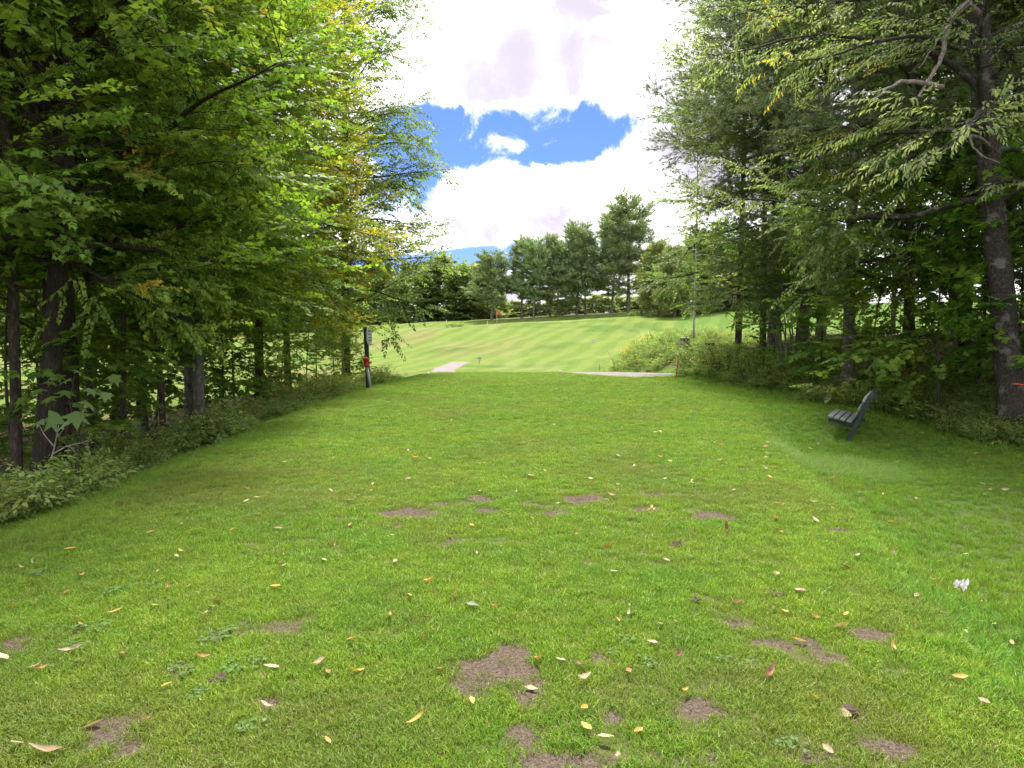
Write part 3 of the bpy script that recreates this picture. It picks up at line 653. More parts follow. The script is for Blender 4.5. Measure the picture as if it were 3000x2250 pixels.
PAL_FAR = [(.070, .095, .030), (.095, .118, .036), (.055, .078, .028), (.120, .130, .042)]
PAL_LIGHT = [(.105, .155, .022), (.135, .175, .028), (.080, .130, .020), (.160, .180, .030)]
ORANGE = [(.33, .125, .020), (.28, .090, .018), (.30, .185, .025), (.24, .06, .02)]
def patches(scale, thr, cols, amount=.8, seed=0):
    def f(p):
        n = fbm(p[:, 0] / scale + p[:, 2] * .37 / scale, p[:, 1] / scale + p[:, 2] / scale, seed, 2); return sstep(thr, thr + .1, n) * amount, cols
    return f
def dome(R, lo=.35, peak=.35):
    return lambda s, a: R * (lo + (1 - lo) * math.sin(math.pi * min(1, .12 + .88 * (s / (2 * peak) if s < peak else .5 + (s - peak) / (2 * (1 - peak))))))
def el_lin(a, b): return lambda s: math.radians(a + (b - a) * s)
def cone(R, tip=.12): return lambda s, a: R * ((1 - s) ** .8 * (1 - tip) + tip)

def build_trees():
    # left wood
    make_tree('big_maple', 1, 18, .24, 'dark', SP_MAPLE, GREEN, (3, 3, 2, 2), patch=patches(2.2, .66, [(.15, .15, .02), (.25, .14, .02)], .6, 5), scl=(0.85, 1.35), t0=.18, t1=.97, gain=2.0, n_prim=52, prof=dome(5.0, .5, .3), elev=el_lin(14, 55), droop=.07, sec_gap=0.25, step=0.27, rough=.07)
    make_tree('wood_maple', 2, 17, .125, 'grey', SP_MAPLE_LOW, GREEN + [(.13, .15, .02)], (3, 3, 3, 1, 2), patch=patches(2.0, .64, PAL_YELLOW, .7, 6), scl=(0.9, 1.35), t0=.22, t1=.98, gain=2.0, n_prim=54, prof=dome(4.1, .5, .3), elev=el_lin(8, 58), droop=.05, sec_gap=0.25, step=0.26)
    make_tree('yellow_maple', 3, 18, .16, 'brown', SP_MAPLE_LOW, PAL_YELLOW + [(.08, .12, .02)], (3, 3, 3, 2, 2), patch=patches(1.5, .64, ORANGE[:3] + [(.21, .17, .02)] * 3, .55, 8), scl=(0.9, 1.35), t0=.235, t1=.99, gain=1.45, n_prim=66, prof=dome(4.6, .55, .3), elev=el_lin(2, 55), droop=.05, sec_gap=0.25, step=0.26)
    make_tree('slim_maple', 4, 13, .065, 'brown', SP_MAPLE_LOW, GREEN, (3, 3, 2, 3), scl=(0.9, 1.3), t0=.24, t1=.98, gain=1.9, n_prim=34, prof=dome(2.9, .5, .35), elev=el_lin(12, 55), droop=.05, sec_gap=0.27, step=0.27)
    make_tree('dark_ash', 5, 22, .24, 'brown', SP_OVAL, PAL_DARK + [(.085, .10, .045)], (3, 3, 3, 2, 2), scl=(1.0, 1.6), t0=.16, t1=.99, gain=2.2, n_prim=96, prof=dome(5.0, .6, .35), elev=el_lin(10, 60), droop=.10, sec_gap=0.3, step=0.28)
    make_tree('understory_maple', 6, 5.2, .035, 'brown', SP_MAPLE_BIG, GREEN + [(.04, .085, .012)], (3, 3, 2, 2, 3), t0=.22, t1=.98, gain=2.0, n_prim=17, prof=dome(1.9, .6, .35), elev=el_lin(8, 45), droop=.07, sec_gap=0.24, step=0.25, tilt=.22, wob=.2)
    make_tree('light_sapling', 7, 4.2, .028, 'brown', SP_MAPLE_BIG, PAL_LIGHT, (3, 3, 3, 1), scl=(.6, .95), t0=.15, t1=.98, gain=1.6, n_prim=18, prof=dome(1.6, .6, .35), elev=el_lin(12, 50), droop=.06, sec_gap=0.22, step=0.22, tilt=.25, wob=.2)
    # right wood
    make_tree('tall_pine', 8, 22, .20, 'pine', SP_PINE, PAL_PINE, (3, 3, 2, 2), M_NEEDLE, scl=(1.1, 1.7), t0=.36, t1=.99, gain=2.3, n_prim=46, prof=cone(4.8), elev=el_lin(-4, 40), droop=-.035, sec_gap=0.28, step=0.26, tilt=.3, wig=.07, wob=.05)
    make_tree('dark_maple', 9, 19, .17, 'brown', SP_MAPLE_LOW, PAL_DARK + [(.075, .108, .028)], (3, 3, 3, 2, 2), scl=(0.9, 1.4), t0=.16, t1=.98, gain=2.2, n_prim=44, prof=dome(4.8, .55, .3), elev=el_lin(0, 55), droop=.07, sec_gap=0.26, step=0.26)
    make_tree('birch', 10, 17, .10, 'birch', SP_OVAL, PAL_CHERRY, (3, 3, 2, 2), scl=(.8, 1.2), t0=.30, t1=.99, n_prim=34, prof=dome(3.0, .5, .35), elev=el_lin(15, 60), droop=.10, sec_gap=0.32, step=0.3, lean=(-.5, 0))
    # far trees
    for i in range(3):
        make_tree('far_pine_%d' % i, 20 + i, 17, .24, 'pine', SP_PINE_FAR, PAL_FARPINE, (3, 3, 3, 2), M_NEEDLE, scl=(1.0, 1.6), t0=(.12, .20, .26)[i], t1=.99, n_prim=(46, 36, 33)[i],
                  prof=[lambda s, a: 3.4 * ((1 - s) ** .7 * .85 + .15), lambda s, a: 3.6 * (.35 + .65 * math.sin(math.pi * (.15 + .8 * s))), lambda s, a: 4.0 * (.3 + .7 * math.sin(math.pi * (.2 + .75 * s)))][i],
                  elev=el_lin(-6, 45), droop=-.03, sec_gap=.5, step=.5, tilt=.3, jitter=.28, wob=.25, gain=3.0)
        make_tree('far_tree_%d' % i, 30 + i, 13, .2, 'brown', SP_FAR, [PAL_FAR, PAL_DARK + [(.08, .10, .035)], PAL_FAR][i], ((3, 3, 3, 2), (3, 3, 3, 2, 2), (2, 3, 1, 4))[i], scl=(1.0, 1.6), t0=.03, t1=.98, n_prim=50, prof=dome((4.2, 3.6, 3.0)[i], .55, .32), elev=el_lin(0, 60), droop=.06, sec_gap=.5, step=.42, jitter=.3, gain=(2.0, 2.6, 2.0)[i])
    make_tree('bright_pine', 40, 13, .2, 'pine', SP_PINE_FAR, PAL_BRIGHTPINE, (3, 3, 3, 2), M_NEEDLE, scl=(1.0, 1.6), t0=.08, t1=.99, gain=1.6, n_prim=50, prof=lambda s, a: 4.4 * ((1 - s) ** .6 * .85 + .15), elev=el_lin(0, 40), droop=-.02, sec_gap=0.5, step=0.5, jitter=.25)
build_trees()

# the black cherry that overhangs the lawn from the right
def build_cherry():
    rng = np.random.default_rng(12); base = Vector((*at(2962, 13.9), 0)); base.z = h1(base.x, base.y)
    pts = []
    for u, v in ((2966, 1265), (2962, 1180), (2950, 1030), (2938, 880), (2918, 720), (2905, 560), (2893, 400), (2878, 240), (2868, 90), (2852, -60)):
        d = ray(u, v); t = 13.9 / d.y; pts.append((d.x * t - base.x, 0, CAM_Z + d.z * t - base.z))
    pts += [(pts[-1][0] - .2 * i, -.1 * i, pts[-1][2] + 1.6 * i) for i in range(1, 7)]
    pts = np.array(pts); rad = np.interp(pts[:, 2], [-.3, .3, 2, 7, 16], [.36, .26, .215, .19, .05]); tl = (pts, rad, 14)
    def azf(r, i, s): return math.radians(r.normal(192, 52)) if i % 5 else r.uniform(0, 6.28)
    def clip(p): return (p[:, 0] + base.x > 1.9 + .05 * p[:, 2]) & (p[:, 1] + base.y > 6.0)
    make_tree('cherry', 13, 18, .25, 'cherry', SP_CHERRY, PAL_CHERRY, (3, 3, 2, 2), trunk=tl, clip=clip, patch=patches(1.2, .74, [(.28, .22, .03), (.25, .16, .03)], .35, 9), t0=.30, t1=.97, gain=2.4, n_prim=42,
              prof=lambda s, a: (6.6 - 2.2 * s) * (1.0 if math.cos(a) < -.2 else .65), elev=lambda s: math.radians(12 + 30 * s), droop=.085, sec_gap=0.28, step=0.26, tilt=.5, wig=.12, secang=.8)
    # bare broken limbs on the trunk
    def P(u, v, dep):
        d = ray(u, v); t = dep / d.y; return (d.x * t - base.x, d.y * t - base.y, CAM_Z + d.z * t - base.z)
    limbs = []
    for path, r0 in (([(2862, 40, 13.7), (2835, 8, 13.4), (2800, 40, 13.1), (2778, 70, 12.9), (2765, 140, 12.7), (2748, 190, 12.5), (2715, 245, 12.3), (2690, 285, 12.1)], .075), ([(2778, 70, 12.9), (2735, 140, 12.6), (2690, 200, 12.2)], .02),
                     ([(2760, 255, 12.5), (2700, 240, 12.2), (2640, 240, 12.0), (2590, 265, 11.8), (2550, 300, 11.6)], .05), ([(2898, 430, 13.7), (2870, 402, 13.3), (2835, 398, 13.0), (2780, 430, 12.8), (2720, 468, 12.6)], .04),
                     ([(2838, 398, 13.0), (2850, 430, 12.7), (2880, 462, 12.5), (2930, 478, 12.4)], .026), ([(2822, 405, 12.9), (2818, 438, 12.8)], .018)):
        pp = np.array([P(*q) for q in path]); t = np.linspace(0, len(pp) - 1, len(pp) * 3); pp = np.stack([np.interp(t, range(len(path)), pp[:, k]) for k in range(3)], 1); pp[1:-1] += rng.normal(0, .012, pp[1:-1].shape)
        limbs.append((pp, np.linspace(r0, r0 * .25, len(pp)), 7))
    root = put_tree('cherry', 'cherry_tree', 'dark barked cherry tree with an orange ribbon, its leafy boughs overhanging the lawn', (base.x, base.y))
    root.location.z = base.z
    ob('broken_limb', tubes('broken_limb', limbs, M_BARK['deadwood'], .06, 3), root)
    return root
cherry = build_cherry()

# left wood, one tree at a time
def put_left():
    L = put_tree
    L('wood_maple', 'maple_tree', 'shaded maple at the dark back of the wood behind the forking maple', (-9.6, 11.6), 2.6, (1.1, 1.1, .95))
    L('big_maple', 'maple_tree', 'low boughed maple on the field side of the stout furrowed trunk', (-11.3, 13.2), .3, (.8, .8, .85))
    L('slim_maple', 'maple_sapling', 'slim dark stem beside the forking maple at the wood edge', (-7.0, 9.9), 1.5, (1.3, 1.3, .9))
    t = L('big_maple', 'maple_tree', 'stout maple with thick dark furrowed trunk behind the weeds', (-7.1, 11.2), 2.2, 1.0)
    L('big_maple', 'maple_tree', 'dark forking maple at the edge of the wood beside the stout furrowed trunk', (-6.2, 9.2), 4.4, (.6, .6, .85)).rotation_euler = (.03, -.13, 4.4)
    L('wood_maple', 'maple_tree', 'pale grey trunked maple, field side stem of the close pair in the wood', (-8.15, 17.9), .4)
    L('wood_maple', 'maple_tree', 'pale grey trunked maple, tee side stem of the close pair in the wood', (-7.72, 17.5), 3.6, (.95, .95, 1.02))
    L('slim_maple', 'maple_sapling', 'slender dark double stemmed maple in front of the sunlit field', (-7.75, 14.0), .7, 1.0)
    L('slim_maple', 'maple_sapling', 'slender straight maple stem between dark trunks and the pale pair', (-7.62, 15.5), 2.9, (1.1, 1.1, .95))
    L('slim_maple', 'maple_sapling', 'thin maple pole close behind the stout furrowed trunk', (-8.7, 14.6), 5.0, (1.0, 1.0, 1.1))
    L('wood_maple', 'maple_tree', 'dark maple trunk deep in the wood with bright field behind it', (-10.4, 19.8), 1.9, (1.25, 1.25, 1.0))
    L('wood_maple', 'maple_tree', 'maple behind the slender stems at the back of the wood', (-9.4, 15.9), 5.4, (1.05, 1.05, .95))
    L('yellow_maple', 'maple_tree', 'yellowing maple with orange sprays reaching towards the tee', (-8.6, 24.0), .5, 1.0)
    L('yellow_maple', 'maple_tree', 'yellow green maple behind the orange tinged one', (-9.3, 29.5), 3.3, .95)
    L('dark_ash', 'ash_tree', 'tall dark green ash rising behind the yellow maples', (-8.4, 36.0), .9, 1.0)
    L('dark_ash', 'ash_tree', 'dark green ash on the field side of the wood', (-12.5, 22.5), 2.0, (.8, .8, .8))
    g = 'understory maples in the wood by the tee'
    for u, d, s, r, l in ((60, 10.6, 0.9, 0, 'small maple filling the gap between the forking maple and the stout furrowed trunk'), (215, 13.2, 0.9, 1, 'small maple under the stout furrowed trunk with the field behind'), (330, 17, 1.0, 2, 'small maple under the slender double stemmed one'), (440, 19.5, 0.95, 3, 'small maple in front of the close pale pair'), (640, 20, 1.0, 4, 'small maple beside the close pale pair, towards the sign post'), (690, 24, 1.1, 5, 'small maple between the close pale pair and the orange tinged maple'), (140, 15.5, 1.1, 0.6, 'small maple far back behind the stout furrowed trunk'), (560, 22.5, 1.0, 1.6, 'small maple behind the close pale pair'), (260, 20.5, 1.1, 2.5, 'small maple at the field side of the slender stems')):
        L('understory_maple', 'understory_maple', l, at(u, d), r, s, g)
    g = 'light green saplings along the wood edge'
    for u, d, s, r, l in ((830, 22.5, 0.85, 0.3, 'light green sapling on the tee side of the orange tinged maple trunk'), (905, 27, 1.05, 1.7, 'light green sapling behind the olive shrubs on the brow'), (975, 29.5, 0.95, 3.0, 'light green sapling standing nearest behind the sign post'), (1010, 31, 0.72, 4.1, 'smallest light green sapling by the sign post'), (740, 20.5, 0.7, 5.2, 'low light green sapling between the pale pair and the orange tinged maple'), (930, 31, 1.25, 2.2, 'tallest light green sapling, against the sunlit field')):
        L('light_sapling', 'leafy_sapling', l, at(u, d), r, s, g)
put_left()

def put_right():
    L = put_tree
    L('tall_pine', 'pine_tree', 'straight scaly grey pine trunk standing alone at the lawn edge behind the bench', (8.85, 18.7), 1.0, (.78, .78, .95))
    L('tall_pine', 'pine_tree', 'thick dark pine trunk on the bank behind the thin stem clump', at(2350, 25.5), 2.1, (1.1, 1.1, .95))
    L('tall_pine', 'pine_tree', 'slimmer dark pine trunk on the bank beside the thick one', at(2402, 28), 3.9, (.9, .9, .9))
    L('tall_pine', 'pine_tree', 'tall pine with long needled boughs reaching out over the fairway', at(2265, 30), 5.1, (1.15, 1.15, 1.0))
    L('dark_maple', 'maple_tree', 'spotted dark trunk with an orange ribbon, set between leafy maples', at(2660, 16.7), 2.4, (.75, .75, .92))
    L('dark_maple', 'maple_tree', 'dark maple hanging low over the shrubby bank', at(2160, 33), 1.3, (.95, .95, .9))
    L('dark_maple', 'maple_tree', 'dark maple at the far end of the wood above the red stake', at(2235, 27), 4.6, (.72, .72, .8))
    L('birch', 'birch_tree', 'slim white trunked birch at the edge of the shrubby bank', at(2030, 44), 1.0, (.7, .7, .95))
    L('dark_maple', 'maple_tree', 'full dark maple deep in the wood behind the cherry', at(2820, 18.5), .2, (.85, .85, .85))
    g = 'leafy understory maples behind the bench'
    for u, d, s, r, l in ((2760, 15.2, 0.9, 0, 'bushy maple next to the ribboned spotted trunk, towards the cherry'), (2850, 16.2, 1.15, 1.4, 'tallest bushy maple between the spotted trunk and the cherry'), (2960, 15.6, 1.1, 2.8, 'bushy maple pressed against the cherry trunk'), (3040, 14.2, 1.0, 4.2, 'bushy maple on the far side of the cherry trunk'), (2700, 18.5, 1.2, 5.5, 'bushy maple deep behind the ribboned spotted trunk'), (2400, 20.5, 0.75, 1.0, 'bushy maple between the lone pine trunk and the thin stem clump'), (2260, 24, 0.7, 3.1, 'bushy maple between the thin stem clump and the brambles')):
        L('understory_maple', 'understory_maple', l, at(u, d), r, s, g)
    L('light_sapling', 'leafy_sapling', 'bright yellow green maple sapling beside the lone pine trunk', at(2570, 17.2), .4, 1.0)
    L('light_sapling', 'leafy_sapling', 'small bright sapling at the foot of the ribboned spotted trunk', at(2640, 16.2), 2.0, .62)
    # the rest of the wood, standing behind and beside what shows
    rng = np.random.default_rng(31); n = 0; spots = [(14.8, 12), (12.8, 14.8), (15, 17.5), (14.5, 21), (17.5, 22), (16.5, 26.5), (20.5, 28), (24, 24), (25, 33), (23, 43), (29, 30)]
    for x, y in spots:
        key = ('dark_maple', 'tall_pine', 'big_maple')[n % 3]; sc_ = rng.uniform(.9, 1.08)
        L(key, 'wood_pine' if key == 'tall_pine' else 'wood_tree', 'pine standing in the depth of the wood beyond the bench' if key == 'tall_pine' else 'maple standing in the depth of the wood beyond the bench', (x, y), rng.uniform(0, 6.28), sc_,
          'pines filling the wood beyond the bench' if key == 'tall_pine' else 'maples filling the wood beyond the bench')
        n += 1
put_right()

def put_far():
    rng = np.random.default_rng(8)
    for u, vb, vt, k, lab, dep in ((1440, 933, 745, 2, 'wide leafy pine at the flag end of the far row', 150), (1528, 931, 703, 1, 'slim far pine next to the wide leafy one by the flag', 151), (1563, 931, 709, 2, 'thin far pine between the slim one and the twin trunks', 148),
                                   (1612, 929, 690, 0, 'far pine with low dark boughs, first of the twin trunks from the flag', 150), (1632, 929, 712, 1, 'far pine, second of the twin trunks from the flag', 149), (1688, 926, 665, 2, 'tall open crowned far pine in the middle of the row', 151),
                                   (1714, 924, 690, 1, 'straight thin far pine beside the open crowned one, away from the flag', 152), (1790, 920, 650, 2, 'tall far pine next to the biggest spreading one', 150), (1840, 918, 581, 1, 'biggest spreading far pine with thick forked trunk', 151)):
        x, y = at(u, dep); z = h1(x, y); top = CAM_Z + (HORIZON - vt) / FPX * dep; s = (top - z) / 18.3
        put_tree('far_pine_%d' % k, 'far_pine', lab, (x, y), rng.uniform(0, 6.28), (s * (1.25 if u == 1840 else 1.45 if u == 1440 else 1.05), s * (1.25 if u == 1840 else 1.45 if u == 1440 else 1.05), s))
    for u, d, s in ((1925, 128, .92), (1975, 122, .85)):
        put_tree('bright_pine', 'far_pine', 'bright soft green pine at the end of the far row' if u == 1925 else 'bright soft green pine close against the wood and shrubby bank', at(u, d), u, s)
    for i, (u, d, s, k) in enumerate(((1075, 168, 1.0, 2), (1120, 172, 1.15, 0), (1165, 160, .85, 1), (1205, 174, 1.2, 2), (1250, 166, .95, 1), (1300, 170, 1.22, 0), (1345, 162, 1.0, 1), (1385, 174, 1.12, 2), (1415, 166, .9, 0), (1040, 165, .95, 1), (1010, 174, 1.1, 0), (1455, 185, .85, 2))):
        put_tree('far_tree_%d' % k, 'far_tree', 'broad dark tree in the treeline beyond the far green' if k == 1 else 'olive green tree in the treeline beyond the far green', at(u, d), i * 1.3, (s, s, s * .84), 'dark trees of the far treeline' if k == 1 else 'olive trees of the far treeline')
    put_tree('far_pine_0', 'far_pine', 'pale grey green pine bush standing before the far treeline', at(965, 105), .4, (.75, .75, .52))
    for i, u in enumerate(range(-250, 980, 62)):
        d = 128 + 40 * rng.random(); k = i % 3
        put_tree('far_tree_%d' % k, 'far_tree', 'tree seen in pieces across the field behind the wood', at(u, d), i * 1.7, rng.uniform(.9, 1.3), 'trees across the field behind the wood')
    for i, u in enumerate(range(1480, 2000, 33)):
        d = 205 + 12 * rng.random()
        put_tree('far_tree_%d' % (2 if i % 3 else 0), 'far_tree', 'low yellowish tree far behind the row of pines', at(u, d), i * 2.1, (.75, .75, rng.uniform(.32, .5)), 'low trees behind the row of pines')
    for i, u in enumerate(range(2040, 2500, 60)):
        put_tree('far_tree_%d' % (i % 3), 'far_tree', 'tree glimpsed through the wood beyond the bench', at(u, 120 + 20 * rng.random()), i * 2.1, rng.uniform(.8, 1.1), 'trees glimpsed through the wood beyond the bench')
put_far()

# ------------------------------------------------------------------ shrubs, weeds, undergrowth
SP_WEED = [leaf_spray(rngT, 9, .34, .085, 'oval', .45, .45, 1.1, .004) for _ in range(4)]
SP_WEED_L = [leaf_spray(rngT, 10, .34, .10, 'lance', .5, .4, 1.0, .004) for _ in range(4)]
PAL_WEED = [(.075, .120, .030), (.100, .145, .040), (.060, .095, .026), (.125, .160, .055)]
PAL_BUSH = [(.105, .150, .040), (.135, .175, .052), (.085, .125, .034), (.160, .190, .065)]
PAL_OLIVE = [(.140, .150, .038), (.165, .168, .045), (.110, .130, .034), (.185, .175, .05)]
def plant(key, seed, stems, height, radius, temps, palette, sprays=5, lean=.5, scl=(.7, 1.2), flower=None, up=.8):
    rng = np.random.default_rng(seed); P, D, lines, FP = [], [], [], []
    for i in range(stems):
        a = rng.uniform(0, 6.283); r = radius * math.sqrt(rng.random()) * .75; h = height * rng.uniform(.55, 1.1) * (1 - .45 * (r / radius) ** 2)
        b = np.array([r * math.cos(a), r * math.sin(a), -.08]); tip = b + np.array([math.cos(a) * lean * h * rng.uniform(.1, .9), math.sin(a) * lean * h * rng.uniform(.1, .9), h + .08])
        mid = (b + tip) / 2 + np.array([0, 0, .08 * h]); pts = np.array([b, mid, tip]); lines.append((pts, np.array([.008, .006, .003]) * (.6 + height * .5), 3))
        for q in range(sprays):
            t = .22 + .75 * (q + rng.random()) / sprays; p = pts[0] * (1 - t) ** 2 + 2 * pts[1] * t * (1 - t) + pts[2] * t * t; an = rng.uniform(0, 6.283)
            P.append(p); D.append((math.cos(an), math.sin(an), rng.uniform(-.1, up)))
        if flower: FP.append(tip)
    cr = foliage(key + '_leaves', rng, temps, P, D, rng.uniform(*scl, len(P)), palette, (3, 3, 2, 2), M_LEAF, .4, gain=1.75)
    st = tubes(key + '_stems', lines, M_BARK['brown']); fl = None
    if flower:
        pp, dd = [], []
        for p in FP:
            for q in range(5): an = rng.uniform(0, 6.283); pp.append(p + rng.normal(0, .03, 3) + np.array([0, 0, .02])); dd.append((math.cos(an), math.sin(an), .5))
        fl = foliage(key + '_flowers', rng, [leaf_spray(rng, 12, .16, .035, 'card', .3, .8, 1, .002) for _ in range(3)], pp, dd, rng.uniform(.8, 1.4, len(pp)), [(.42, .30, .02), (.50, .36, .03), (.34, .26, .03)], (1, 1, 1), M_LEAF, .5)
    PLANTS[key] = (st, cr, fl)
PLANTS = {}
plant('bush', 1, 22, 1.0, .75, SP_WEED, PAL_BUSH, 9)
plant('bush_b', 2, 26, .85, .9, SP_WEED, PAL_BUSH[1:] + [(.07, .11, .03)], 8)
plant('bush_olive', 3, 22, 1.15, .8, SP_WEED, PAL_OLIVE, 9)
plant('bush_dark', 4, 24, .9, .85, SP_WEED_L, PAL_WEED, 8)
plant('goldenrod', 5, 20, 1.05, .6, SP_WEED_L, PAL_OLIVE, 8, .35, flower=True)
def put_plant(key, name, label, loc, rz, scale, group=None, cat='shrub', z=None):
    root = empty(name, (loc[0], loc[1], h1(*loc) if z is None else z), rz, scale); tagit(root, label, cat, group)
    for nm, me in zip(('stem_cluster', 'foliage', 'flower_heads'), PLANTS[key]):
        if me: ob(nm, me, root)
    return root
WEEDS = []
for i, (tp, pal, hh) in enumerate(((SP_WEED, PAL_WEED, .55), (SP_WEED, PAL_BUSH, .5), (SP_WEED_L, PAL_WEED, .62), (SP_WEED_L, PAL_BUSH, .48), (SP_WEED, PAL_WEED, .35))):
    plant('weed_%d' % i, 50 + i, 6, hh, .22, tp, pal, 6, .6, (.55, .95)); WEEDS.append(PLANTS['weed_%d' % i][1])
FERN = [leaf_spray(rngT, 26, .55, .085, 'lance', .5, .15, 1.6, .003) for _ in range(3)]
plant('fern', 60, 5, .30, .12, FERN, PAL_BUSH, 2, .5, (.8, 1.1), up=1.2); WEEDS.append(PLANTS['fern'][1])
plant('dry_weed', 61, 5, .75, .15, SP_WEED_L, [(.16, .12, .05), (.13, .11, .045), (.10, .10, .035), (.20, .16, .07)], 4, .3, (.3, .55)); WEEDS.append(PLANTS['dry_weed'][1])
WEEDS.append(tuft('weed_grass', 300, 26, .10, .42, .009, .7, (.13, .19, .04)))
NW = len(WEEDS)
def weed_pick(rng, n): return rng.choice(NW, n, p=np.array([3, 2.5, 3, 2, 2.5, 1.6, .5, 1.6]) / 16.7)
def undergrowth():
    rng = np.random.default_rng(19)
    def area(x0, x1, y0, y1, dens): return rnd_area(rng, x0, x1, y0, y1, dens)
    x, y = area(-8.2, -4.0, 2.5, 34, 17); e = xl(y) - x + (fbm(x, y, 5, 2) - .5) * .6; p = sstep(.25, .7, e) * (1 - .82 * sstep(1.5, 2.6, e)); k = rng.random(len(x)) < p
    x, y = x[k], y[k]; n = len(x); s = rng.uniform(.6, 1.35, n) * (.55 + 1.0 * fbm(x * .6, y * .6, 8, 2))
    scatter('edge_weeds', np.stack([x, y, H(x, y) - .02], 1), rng.uniform(0, 6.28, n), s, weed_pick(rng, n), WEEDS, 'leafy green weeds along the foot of the wood opposite the bench', 'weeds', None, rng.normal(0, .1, (n, 2)))
    x, y = area(6.4, 13, 3, 33, 24); e = x - xw(y) + (fbm(x, y, 6, 2) - .5) * .6; p = sstep(.15, .5, e) * (1 - .88 * sstep(1.2, 2.4, e)); k = rng.random(len(x)) < p
    x, y = x[k], y[k]; n = len(x); s = rng.uniform(.65, 1.3, n)
    scatter('wood_edge_weeds', np.stack([x, y, H(x, y) - .02], 1), rng.uniform(0, 6.28, n), s, weed_pick(rng, n), WEEDS, 'low leafy weeds along the edge of the wood behind the bench', 'weeds', None, rng.normal(0, .1, (n, 2)))
    x, y = area(5.5, 16, 39, 58, 4.5); e = x - xw(y); k = e > .2; x, y = x[k], y[k]; n = len(x)
    scatter('bank_weeds', np.stack([x, y, H(x, y) - .02], 1), rng.uniform(0, 6.28, n), rng.uniform(.8, 1.5, n), weed_pick(rng, n), WEEDS, 'rank weeds covering the shrubby bank beyond the cart path', 'weeds', None, rng.normal(0, .1, (n, 2)))
undergrowth()
def put_shrubs():
    rng = np.random.default_rng(23); keys = ['bush_dark', 'bush_b', 'bush_dark', 'bush']
    # shrubs on the bank beyond the path
    spots = [(1785, 43.5, .75), (1830, 43, .85), (1880, 42.5, .9), (1935, 42, .85), (1990, 42, .9), (1815, 46, .9), (1862, 46, 1.0), (1912, 45.5, 1.05), (1965, 45, 1.0), (2020, 44.5, 1.0), (1840, 49, 1.0), (1890, 49, 1.1), (1945, 48, 1.15), (2000, 47.5, 1.1), (1880, 53, 1.1), (1930, 52, 1.2), (2055, 46, 1.0), (2085, 43, .9), (1985, 52, 1.2)]
    for i, (u, d, s) in enumerate(spots):
        put_plant(keys[i % 4], 'bank_shrub', 'rounded green shrub on the bank beyond the cart path', at(u, d), rng.uniform(0, 6.28), s * rng.uniform(.9, 1.15), 'green shrubs on the bank beyond the cart path')
    for i, (u, d, s, l) in enumerate(((1835, 47.5, .95, 'clump of yellow goldenrod lowest on the shrubby bank'), (1862, 50, 1.0, 'clump of yellow goldenrod halfway up the shrubby bank'), (1888, 54.5, 1.05, 'yellow goldenrod near the top of the shrubby bank'), (1903, 56, 1.0, 'topmost yellow goldenrod on the shrubby bank'))):
        put_plant('goldenrod', 'goldenrod', l, at(u, d), i * 1.1, s, None, 'goldenrod')
    # bramble mound by the red stake
    for i, (u, v, s) in enumerate(((1985, 1104, .70), (2035, 1112, .80), (2085, 1122, .88), (2130, 1130, .85), (2180, 1140, .8), (2225, 1150, .62), (2015, 1096, .75), (2075, 1104, .85), (2130, 1114, .8), (2280, 1160, .55), (2195, 1128, .6), (2340, 1165, .5))):
        p = hit(u, v); put_plant(('bush', 'bush_b')[i % 2], 'bramble_shrub', 'dense light green bramble beside the red stake at the lawn edge', (p.x + .75, p.y + .3), rng.uniform(0, 6.28), s * 1.45, 'brambles along the lawn edge by the red stake')
    # leafy shrubs hiding the feet of the trunks behind the bench
    for i, (u, d, s, l) in enumerate(((2395, 18.6, .6, 'low leafy shrub below the fallen log'), (2455, 17.9, .62, 'low leafy shrub at the foot of the lone pine trunk'), (2530, 17.2, .75, 'leafy shrub between the lone pine and the spotted trunk'), (2610, 16.3, .6, 'low leafy shrub at the foot of the ribboned spotted trunk'),
                                      (2700, 15.4, .62, 'leafy shrub in front of the bushy maples behind the bench'), (2800, 14.5, .6, 'low leafy shrub between the spotted trunk and the cherry'), (2890, 13.7, .52, 'low leafy shrub at the foot of the cherry trunk'))):
        put_plant(('bush', 'bush_b')[i % 2], 'wood_edge_shrub', l, at(u, d), i * 1.3, s, 'shrubs at the wood edge behind the bench')
    # left edge shrubs, paler towards the far end
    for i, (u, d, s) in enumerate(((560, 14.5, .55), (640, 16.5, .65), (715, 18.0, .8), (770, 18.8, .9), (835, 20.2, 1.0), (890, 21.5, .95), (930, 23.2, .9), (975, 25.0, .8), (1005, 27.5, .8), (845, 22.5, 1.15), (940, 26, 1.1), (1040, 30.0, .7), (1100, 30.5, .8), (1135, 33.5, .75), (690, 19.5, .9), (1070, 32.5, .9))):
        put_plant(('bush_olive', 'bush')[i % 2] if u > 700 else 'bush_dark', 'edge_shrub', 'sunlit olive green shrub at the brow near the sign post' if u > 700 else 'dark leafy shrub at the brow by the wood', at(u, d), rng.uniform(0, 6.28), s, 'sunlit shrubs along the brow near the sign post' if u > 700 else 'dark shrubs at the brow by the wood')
    for u, d, s, l in ((1000, 26.6, .8, 'goldenrod in flower beside the sign post'), (960, 25.5, .85, 'goldenrod in flower among the olive shrubs'), (1112, 31.5, .75, 'goldenrod in flower beyond the sign post')):
        put_plant('goldenrod', 'goldenrod', l, at(u, d), u, s, None, 'goldenrod')
    put_plant('bush_dark', 'grass_mound_shrub', 'low dark scrub in the hollow beside the far green', at(1325, 121), .3, (2.6, 1.2, .95))
put_shrubs()

